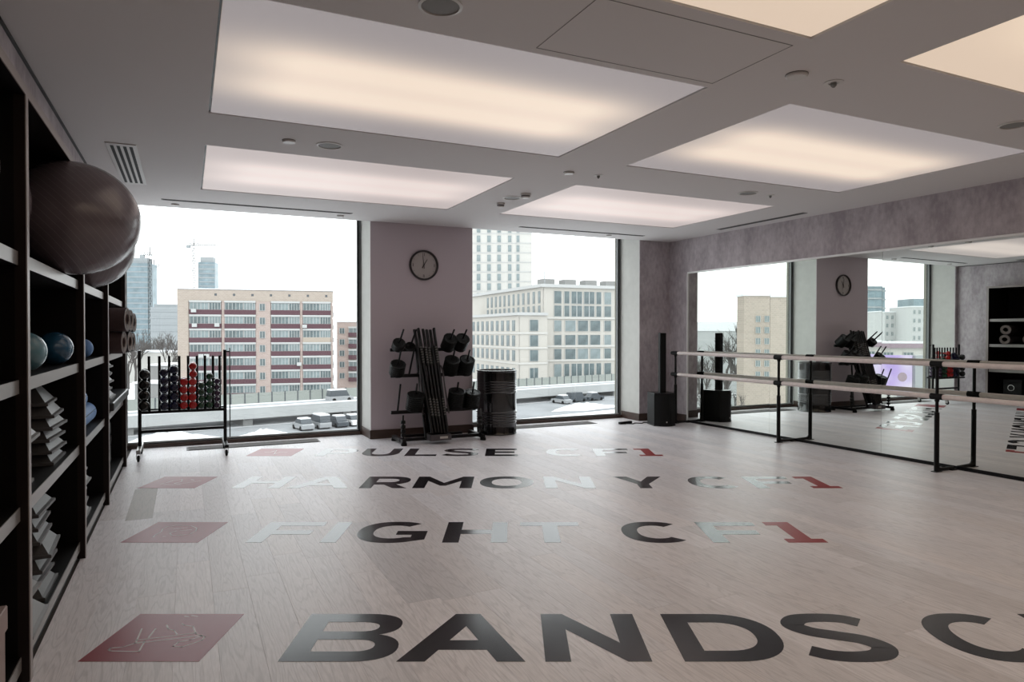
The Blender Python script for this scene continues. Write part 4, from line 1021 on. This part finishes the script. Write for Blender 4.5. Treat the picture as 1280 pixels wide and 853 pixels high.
# snow heaps near the building
def heap(s, off, rx_, ry_, h, label, seed):
    rnd = random.Random(seed); n = 36; ph = [rnd.uniform(0, 6) for _ in range(6)]
    def rad(a): return 1 + .16 * math.sin(2 * a + ph[0]) + .12 * math.sin(5 * a + ph[1]) + .06 * math.sin(9 * a + ph[2])
    vs, fs = [(0, 0, .9)], []
    R = 7
    for i in range(1, R + 1):
        q = i / R
        for j in range(n):
            a = 2 * PI * j / n; r_ = rad(a) * q
            z = (1 - q ** 1.6) * (.8 + .22 * math.sin(3 * a + ph[3] + 4 * q) + .16 * math.sin(7 * a + ph[4] - 6 * q))
            vs.append((r_ * math.cos(a), r_ * math.sin(a), max(0, z) if i < R else -.05))
    fs += [(0, 1 + j, 1 + (j + 1) % n) for j in range(n)]
    for i in range(R - 1):
        for j in range(n): fs.append((1 + i * n + j, 1 + i * n + n + j, 1 + i * n + n + (j + 1) % n, 1 + i * n + (j + 1) % n))
    o = MB().add(vs, fs).build('snow_heap', 'snow', None, True, on_road(s, off, GZ), (0, 0, RA))
    o.scale = (rx_, ry_, h); tag(o, label, 'snow heap')
heap(-13, -19, 6, 2.2, 1.5, 'snow heap low behind the dumbbell rack', 3)
heap(-1.5, -19.6, 3, 1.3, .9, 'small snow heap right of the dumbbell rack', 4)
heap(56, -23, 8, 2.4, 1.1, 'wide snow heap low in the right window', 5)

# ---- buildings
def bld(name, label, p, ang, cat='building'): return thing(name, label, cat, (p[0], p[1], GZ), ang)
WM = {}
def win(parent, x, z, w, h, y=-0.02, m='far_glass', bars=0, frame='window_white', nm='window'):
    """window as glass box with frame bars as its sub-part; local x along the facade, -y outwards"""
    k = (round(w, 2), round(h, 2), m, bars, frame)
    if k not in WM:
        g = MB().box(0, w, -.06, .05, 0, h).mesh(nm, m)
        f = MB(); t_ = min(.085, w * .09)
        f.box(-t_ * .3, w + t_ * .3, -.16, -.05, -t_ * .6, 0).box(-t_ * .3, w + t_ * .3, -.14, -.05, h, h + t_ * .5)
        for i in range(bars + 2):
            xc = w * i / (bars + 1); f.box(xc - t_ / 2, xc + t_ / 2, -.12, -.05, 0, h)
        WM[k] = (g, f.mesh('window_frame', frame))
    o = link(nm, WM[k][0], parent, (x, y, z)); link('window_frame', WM[k][1], o)
    return o
# red and tan brick apartment block (left window)
pa = Vector(((222 - 640) / 853 * 136, 136)); pb = Vector(((416 - 640) / 853 * 144, 144)); uu = (pb - pa)
Lb = uu.length; uu.normalize()
a0 = cr(*pa); ud = Vector(cr(*uu)); AB = math.atan2(ud.y, ud.x)
bb = bld('apartment_block', 'tan and pink brick apartment block with maroon balcony bands', a0, AB)
def along(px):                                        # photo column -> metres along this facade
    s = (px - 640) / 853; return (s * pa.y - pa.x) / (uu.x - s * uu.y)
MB().box(0, Lb, 0, 14, 0, 10.1 - GZ).build('brick_wall', 'brick_pink', bb)
MB().box(-.05, Lb + .05, -.18, -.02, 7.75 - GZ, 10.0 - GZ).build('parapet', 'brick_tan', bb)
MB().box(-.2, Lb + .2, -.3, 14.2, 10.1 - GZ, 10.3 - GZ).build('roof', 'snow', bb)
for k in range(7):
    px = 270 + k * 23.0
    MB().box(along(px) - .22, along(px) + .22, -.22, -.1, 8.85 - GZ, 9.3 - GZ).build('vent_hole', 'car_dark', bb)
for (qa, qb) in ((236, 279.2), (279.2, 322)): pass
for (qa, qb) in ((222.5, 236.2), (277.5, 281), (320, 338.5), (375.2, 378.3), (413.8, 416)):
    MB().box(along(qa), along(qb), -.32, 0, 0, 7.75 - GZ).build('brick_pier', 'brick_tan' if qa in (222.5,) else 'brick_pink', bb)
for fl in range(8):
    zt_ = 7.48 - 2.82 * fl - GZ
    for bi_, (qa, qb) in enumerate(((237, 277), (281, 320), (339, 375), (378.5, 413.5))):
        xa_, xb_ = along(qa), along(qb)
        if zt_ - 2.4 < 0: continue
        MB().box(xa_, xb_, -.5, 0, zt_ - 2.43, zt_ - 1.45).build('balcony_panel', 'tan_panel' if (bi_ == 3 and fl == 2) else 'maroon_panel', bb)
        MB().box(xa_, xb_, -.55, 0, zt_ + .02, zt_ + .38).build('balcony_slab', 'window_white', bb)
        win(bb, xa_ + .1, zt_ - 1.42, (xb_ - xa_) * .58, 1.36, -.3, 'far_glass' if (fl + bi_) % 2 else 'pale_glass', 4)
        win(bb, xa_ + .25 + (xb_ - xa_) * .58, zt_ - 1.42, (xb_ - xa_) * .36, 1.36, -.3, 'pale_glass' if (fl * 3 + bi_) % 2 else 'far_glass', 3)
    if zt_ > 2: win(bb, along(325), zt_ - 1.55, along(331.5) - along(325), 1.35, -.34, 'far_glass', 1)
for (px, py) in ((243, 389), (272, 406.5), (244, 407), (381, 408), (252, 444.5), (259, 444.5), (374, 456)):
    MB().box(along(px) - .45, along(px) + .45, -1.0, -.5, 1.4 + (416 - py) * .163 - .35 - GZ, 1.4 + (416 - py) * .163 + .35 - GZ).build('air_conditioner', 'window_white', bb)
for fl in range(7):
    zt_ = 7.3 - 2.82 * fl - GZ
    o = MB().box(0, .1, 2, 4.5, zt_ - 1.6, zt_ - .2).build('side_window', 'far_glass', bb, False, (Lb, 0, 0))
    MB().box(0, .3, 6, 12, zt_ - 2.4, zt_ - 1.4).build('side_balcony', 'window_white', bb, False, (Lb, 0, 0))
# lower brick block behind it
b2 = bld('apartment_block', 'lower pink brick block partly hidden right of the maroon banded one', cr((421 - 640) / 853 * 170, 170), -TH + .1)
MB().box(0, 16, 0, 12, 0, 4.0 - GZ).build('brick_wall', 'brick_pink', b2)
MB().box(-.2, 16.2, -.2, 12.2, 4.0 - GZ, 4.25 - GZ).build('roof', 'snow', b2)
for fl in range(6):
    zt_ = 2.6 - 2.8 * fl - GZ
    if zt_ < 2.2: continue
    MB().box(2.9, 9.5, -.6, 0, zt_ - 2.2, zt_ - 1.2).build('balcony_panel', 'maroon_panel', b2)
    MB().box(2.9, 9.5, -.65, 0, zt_ - 0.1, zt_ + .3).build('balcony_slab', 'window_white', b2)
    win(b2, 3.0, zt_ - 1.2, 6.3, 1.1, -.3, 'pale_glass', 5); win(b2, .7, zt_ - 1.4, 1.2, 1.3, -.1, 'far_glass', 1)
# beige office block (right window): tall part and lower wing
uB = Vector((.92, .39)); uBr = Vector(cr(*uB)); AU = math.atan2(uBr.y, uBr.x)
def alongB(px, p):
    s = (px - 640) / 853; return (s * p.y - p.x) / (uB.x - s * uB.y)
pU = Vector((6.7, 150)); bu = bld('office_block', 'beige stone office block with rows of grey windows, right window', cr(*pU), AU)
def Z(py, d): return 1.4 + (416 - py) / 853 * d - GZ
MB().box(0, 60, 0, 46, 0, 11.4 - GZ).build('stone_wall', 'beige_render', bu)
MB().box(-.6, 60.6, -.6, 46.6, 11.4 - GZ, 12.1 - GZ).build('cornice', 'white_render', bu)
for zz in (4.45, -1.85, -5.0): MB().box(-.15, 60.1, -.25, 46, zz - GZ, zz + .45 - GZ).build('band_course', 'cream_render', bu)
for k in range(5): MB().box(2 + k * 5.5, 5.0 + k * 5.5, 4, 7, 12.1 - GZ, 13.6 - GZ).build('roof_plant', 'wall_grey', bu)
MB().tube([(1, 1, 12.1 - GZ), (1, 1, 15.0 - GZ)], .12, 6).build('roof_mast', 'steel_grey', bu)
bu.scale = (1.25,) * 3; bu.location = (*cr(*(pU * 1.25)), 1.4 - 1.25 * (1.4 - GZ))
rows = [(7.9, 2.7), (5.0, 2.4), (1.75, 2.35), (-1.45, 2.3), (-4.55, 2.3), (-8.5, 2.9)]
cols_ = [(697, 1), (712.7, 2), (728.4, 2), (743.8, 2), (759.3, 1), (776, 2), (793, 2), (811, 2)]
for zi, (zb, h) in enumerate(rows):
    for px, n in cols_:
        x = alongB(px, pU)
        if n == 1 or zi in (2, 3, 4): win(bu, x - 1.3 if n == 2 else x - .9, zb - GZ, 2.6 if n == 2 else 1.8, h, -.03, 'far_glass' if (zi + int(px)) % 3 else 'pale_glass', 0)
        else:
            win(bu, x - 1.55, zb - GZ, 1.3, h, -.03, 'far_glass', 0); win(bu, x + .25, zb - GZ, 1.3, h, -.03, 'far_glass', 0)
us = thing('tmp', 't', 't')                            # the side faces get their own frames
def side_frame(parent, nm='side_facade'):
    m = MB().box(0, 46, -.01, .3, 0, 11.3 - GZ).build(nm, 'beige_render', parent, False, (0, 46, 0), (0, 0, -PI / 2)); return m
bpy.data.objects.remove(us)
sf = side_frame(bu)
for k in range(12):
    for zb, h in ((7.9, 2.7), (5.0, 2.4)):
        link('window', MB().box(0, 1.15, -.08, .02, 0, h).mesh('window', 'far_glass'), sf, (46 - 2.2 - k * 2.9, 0, zb - GZ))
pL = Vector(((648 - 640) / 853 * 141, 141)); bl = bld('office_wing', 'lower beige stone wing left of the tall office block', cr(*pL), AU)
wL = alongB(684, pL); bl.scale = (1.25,) * 3; bl.location = (*cr(*(pL * 1.25)), 1.4 - 1.25 * (1.4 - GZ))
MB().box(0, wL, 0, 46, 0, 5.0 - GZ).build('stone_wall', 'beige_render', bl)
MB().box(-.5, wL + .0, -.5, 46, 5.0 - GZ, 5.6 - GZ).build('cornice', 'white_render', bl)
for zz in (1.1, -2.0, -5.2): MB().box(-.15, wL, -.2, 46, zz - GZ, zz + .4 - GZ).build('band_course', 'cream_render', bl)
lf = MB().box(0, 46, -.01, .3, 0, 4.9 - GZ).build('side_facade', 'beige_render', bl, False, (0, 46, 0), (0, 0, -PI / 2))
wside = MB().box(0, 1.5, -.08, .02, 0, 2.25).mesh('window', 'far_glass')
for zb in (1.75, -1.45, -4.55, -8.3):
    for k in range(12): link('window', wside, lf, (46 - 3.2 - k * 3.1, 0, zb - GZ))
    win(bl, alongB(662, pL), zb - GZ, alongB(672.5, pL) - alongB(662, pL), 2.3, -.03, 'far_glass', 0 if zb > -8 else 1)
# high-rise behind
pT = Vector(((588 - 640) / 853 * 250, 250)); bt = bld('high_rise', 'cream high-rise tower behind the beige office block', cr(*pT), -TH)
bt.scale = (1.4,) * 3; bt.location = (*cr(*(pT * 1.4)), 1.4 - 1.4 * (1.4 - GZ))
MB().box(-14, (665 - 588) / 853 * 250, 0, 20, 0, 62 - GZ).build('tower_wall', 'cream_render', bt)
for fl in range(16):
    zz = -4 + fl * 3.5
    MB().box(-14, (665 - 588) / 853 * 250, -.15, 0, zz - .5 - GZ, zz - .2 - GZ).build('floor_band', 'white_render', bt)
    for px, w_ in ((596, 1.2), (609, 1.2), (621.5, 1.2), (635, 1.1), (645.5, 1.0)):
        win(bt, (px - 588) / 853 * 250, zz - GZ, w_ * 1.15, 2.4, -.03, 'pale_glass', 0)
# far towers with cranes (left window)
def tower(px0, px1, py, d, label, m='tower_glass', ang=.15):
    p = Vector(((px0 - 640) / 853 * d, d)); w_ = (px1 - px0) / 853 * d
    t = bld('glass_tower', label, cr(*p), -TH + ang); h = 1.4 + (416 - py) / 853 * d - GZ
    MB().box(0, w_, 0, w_ * .8, 0, h * .94).build('tower_body', m, t)
    MB().box(w_ * .1, w_ * .85, w_ * .1, w_ * .7, h * .94, h).build('crown', 'tower_concrete', t)
    n = int((h - 15) / 4)
    bd = MB().box(-.2, w_ + .2, -.3, .1, 0, .9).mesh('floor_band', 'tower_concrete')
    for k in range(min(n, 34)): link('floor_band', bd, t, (0, 0, h * .94 - 3 - k * 4.0))
    return t
tower(156, 186, 322, 520, 'hazy glass tower at the left window edge')
tower(248, 268, 321, 640, 'hazy slim glass tower above the brick block')
tower(188, 222, 380, 420, 'hazy low grey office behind bare trees', 'tower_concrete')
def crane(px, py, d, jl, jr, label, pyb=400):
    x, y = cr((px - 640) / 853 * d, d); t = thing('tower_crane', label, 'crane', (x, y, GZ), -TH)
    s = d / 853; h = 1.4 + (416 - py) * s - GZ
    m = MB()
    for sx in (-1, 1):
        for sy in (-1, 1): m.box(sx * .9 - .14, sx * .9 + .14, sy * .9 - .14, sy * .9 + .14, 0, h)
    for k in range(int(h / 4)):
        m.tube([(-.9, -.9, k * 4), (.9, -.9, k * 4 + 4)], .1, 4); m.tube([(.9, .9, k * 4), (-.9, .9, k * 4 + 4)], .1, 4)
    m.build('mast', 'crane_steel', t)
    j = MB(); xa_, xb_ = -jl * s, jr * s
    for yy, zz in ((-.7, 0), (.7, 0), (0, 1.5)): j.tube([(xa_, yy, h + zz), (xb_, yy, h + zz)], .28, 4)
    nn = int((xb_ - xa_) / 3)
    for k in range(nn): j.tube([(xa_ + k * 3, 0, h + 1.5), (xa_ + k * 3 + 1.5, -.7, h)], .09, 4); j.tube([(xa_ + k * 3 + 1.5, .7, h), (xa_ + k * 3 + 3, 0, h + 1.5)], .09, 4)
    j.build('jib', 'crane_steel', t)
    MB().tube([(0, 0, h), (0, 0, h + 6)], .3, 5).build('peak', 'crane_steel', t)
    MB().box(xa_, xa_ + 3, -1, 1, h - 2.2, h).build('counterweight', 'tower_concrete', t)
crane(243, 307, 560, 9, 32, 'tower crane with a long jib left of the slim tower')
crane(188, 319, 500, 12, 4, 'tower crane above the left glass tower, upper one')
crane(193, 334, 540, 3, 11, 'tower crane above the left glass tower, lower one')
# bare trees and low roofs
def tree_mesh(seed, h):
    rnd = random.Random(seed); mb = MB()
    def br_(p, d, l, r, lev):
        q = p + d * l; mb.tube([p, (p + q) / 2 + Vector((rnd.uniform(-1, 1), rnd.uniform(-1, 1), 0)) * l * .05, q], [r, r * .85, r * .6], 5, False)
        if lev == 0: return
        for k in range(rnd.choice((3, 4)) if lev > 1 else 4):
            dd_ = (d + Vector((rnd.uniform(-1, 1), rnd.uniform(-1, 1), rnd.uniform(-.1, .8))) * .75).normalized()
            br_(p + d * l * rnd.uniform(.45, 1), dd_, l * rnd.uniform(.5, .75), r * .55, lev - 1)
    br_(Vector((0, 0, 0)), Vector((0, 0, 1)), h * .42, h * .02, 4)
    return mb.mesh('branches', 'bark')
TM = [tree_mesh(k, 12) for k in range(3)]
def tree(p, k, s, label):
    t = thing('bare_tree', label, 'tree', (p[0], p[1], GZ), random.uniform(0, 6), 'bare winter trees outside'); o = link('branches', TM[k % 3], t); t.scale = (s, s, s)
    MB().lathe([(.55, 0), (.5, .12), (.25, .3), (0, .33)], 10).build('snow_skirt', 'snow', t, True)
for k in range(14):
    d = 165 + (k * 37) % 90; px = 160 + (k * 23) % 60
    tree(cr((px - 640) / 853 * d, d), k, random.uniform(1.15, 1.5), 'bare tree in the hazy wood left of the brick block')
def low(p, ang, w_, dp, h, m, label, wn=True):
    t = bld('low_building', label, p, ang)
    MB().box(0, w_, 0, dp, 0, h).build('wall', m, t); MB().box(-.3, w_ + .3, -.3, dp + .3, h, h + .4).build('snowy_roof', 'snow', t)
    if wn:
        for fl in range(max(1, int(h // 3.2))):
            for k in range(int(w_ // 3.4)): win(t, .9 + k * 3.4, fl * 3.2 + 1.0, 1.6, 1.6, -.03, 'far_glass', 1)
    return t
low(cr((186 - 640) / 853 * 160, 160), -TH, 7, 10, 6.3, 'wall_grey', 'low grey house with snowy roof left of the brick block', False)
low(cr((150 - 640) / 853 * 190, 190), -TH, 16, 10, 8.6, 'cream_render', 'pale low house with snowy roof among bare trees', False)
low(cr((168 - 640) / 853 * 140, 140), -TH - .1, 6.5, 6, 3.6, 'wall_grey', 'long snow covered garage beyond the dumbbell rack', False)
# ---- seen by way of the mirror
def mp(px, d): return mr((px - 640) / 853 * d, d)
def mang(px): # facade direction facing the mirrored viewpoint
    s = (px - 640) / 853; dx, dy = -(s * CT + ST), (CT - s * ST); return math.atan2(-dx, dy)
def mbld(px0, px1, py, d, label, m, name='building', ang=0.0, dep=14, roof=.3):
    """facade between two columns of the mirror picture; it faces the room"""
    L_, R_2 = mp(px1, d), mp(px0, d)                 # the mirror swaps sides
    L2, R2 = Vector(L_), Vector(R_2); u_ = (R2 - L2); w_ = u_.length
    t = bld(name, label, L_, math.atan2(u_.y, u_.x) + ang); h = 1.4 + (416 - py) / 853 * d - GZ
    MB().box(0, w_, 0, dep, 0, h).build('wall', m, t); MB().box(-.15, w_ + .15, -.2, dep + .2, h, h + roof).build('snowy_roof', 'snow', t)
    return t, w_, h
t, w_, h = mbld(930, 1006, 369, 95, 'tan brick block with two columns of small windows, seen in the mirror', 'brick_tan', 'brick_block', 0, 3)
for fl in range(6):
    for q in (948, 959): win(t, w_ * (1006 - q - 2) / 76.0, h - 2.6 - fl * 1.55 - 1.0, .62, .8, -.03, 'pale_glass', 1)
t, w_, h = mbld(840, 932, 413, 150, 'long low snow covered hall behind trees, seen in the mirror', 'concrete_pale', 'low_building', 0, 14, 2.0)
for k, (px, d, s) in enumerate(((909, 125, 1.5), (925, 128, 1.55), (874, 130, 1.12), (884, 140, 1.1), (898, 136, 1.12), (866, 150, 1.1))):
    tree(mp(px, d), k, s, ('slender bare tree left of the tan brick block, seen in the mirror', 'second bare tree beside the tan brick block, seen in the mirror')[k] if k < 2 else 'bare tree above the snowy hall, seen in the mirror')
for k in range(10):
    tree(mp(866 + k * 7, 88 + (k * 13) % 25), k, random.uniform(.5, .66), 'low bare tree before the snowy hall, seen in the mirror')
t, w_, h = mbld(1070, 1108, 355, 330, 'glass office tower seen in the mirror left of white flats', 'tower_glass', 'glass_tower')
bd = MB().box(-.2, w_ + .2, -.4, 0, 0, .8).mesh('floor_band', 'tower_concrete')
for k in range(9): link('floor_band', bd, t, (0, 0, h - 2 - k * 4.2))
t, w_, h = mbld(1108, 1140, 386, 240, 'white flats with window rows, left one in the mirror', 'white_render', 'apartment_block')
for fl in range(7):
    for k in range(5): win(t, .6 + k * w_ / 5, h - 2.4 - fl * 2.9, w_ / 5 - 1.0, 1.3, -.03, 'pale_glass', 1)
t, w_, h = mbld(1142, 1174, 379, 230, 'taller white flats with window rows, right one in the mirror', 'white_render', 'apartment_block')
for fl in range(8):
    for k in range(5): win(t, .6 + k * w_ / 5, h - 2.4 - fl * 2.9, w_ / 5 - 1.0, 1.3, -.03, 'pale_glass', 1)
t, w_, h = mbld(1144, 1172, 369, 330, 'blue glass block behind the white flats, seen in the mirror', 'tower_glass', 'glass_block')
t, w_, h = mbld(1050, 1176, 425, 120, 'low hall with mauve eaves behind the lit billboard, in the mirror', 'cream_render', 'low_building')
MB().box(-.3, w_ + .3, -.6, 0, h - .8, h).build('eaves', 'roof_mauve', t)
for k in range(5): win(t, 1.0 + k * w_ / 5, h - 3.6, w_ / 5 - 1.8, 2.0, -.03, 'far_glass', 2)
for k in range(8): tree(mp(1084 + k * 11, 150 + (k * 17) % 40), k, random.uniform(.75, .95), 'bare tree before the white flats, seen in the mirror')
# lit advertising screen at the street
dS = 62.0
L_, R_2 = Vector(mp(1142, dS)), Vector(mp(1076, dS)); u_ = R_2 - L_; w_ = u_.length; u_.normalize()
zb, ztp = 1.4 - (489 - 416) / 853 * dS, 1.4 - (440 - 416) / 853 * dS
bs_ = thing('led_billboard', 'lit lilac advertising screen at the street, seen in the mirror', 'billboard', (L_.x, L_.y, GZ), math.atan2(u_.y, u_.x))
m, nt, b, N, L = nodes('led_screen')
tc = N('ShaderNodeTexCoord'); mpn = N('ShaderNodeMapping'); mpn.inputs['Scale'].default_value = (.42, .42, .42); L(tc.outputs['Object'], mpn.inputs[0])
nz = N('ShaderNodeTexNoise'); nz.inputs['Scale'].default_value = .9; nz.inputs['Detail'].default_value = 1; L(mpn.outputs[0], nz.inputs[0])
rp = N('ShaderNodeValToRGB'); rp.color_ramp.elements[0].position = .38; rp.color_ramp.elements[1].position = .62
rp.color_ramp.elements[0].color = (.52, .36, .86, 1); rp.color_ramp.elements[1].color = (.86, .76, .97, 1); L(nz.outputs[0], rp.inputs[0])
b.inputs['Base Color'].default_value = (.05, .05, .05, 1); L(rp.outputs[0], b.inputs['Emission Color']); b.inputs['Emission Strength'].default_value = .95
MB().box(0, w_, -.1, .3, zb - GZ, ztp - GZ).build('screen', 'led_screen', bs_)
MB().lathe([(0, 0), (.42, 0), (.42, .03), (0, .03)], 24, align((.9, -.1, (zb + ztp) / 2 - GZ - .2), (0, -1, 0))).build('printed_disc', 'roof_mauve', bs_)
for xx in (.8, w_ - .8): MB().box(xx - .2, xx + .2, .3, .6, 0, ztp - GZ).build('leg', 'steel_grey', bs_)
MB().box(-2.6, -.1, -.4, .4, zb - GZ - .3, ztp - GZ).build('side_casing', 'steel_grey', bs_)
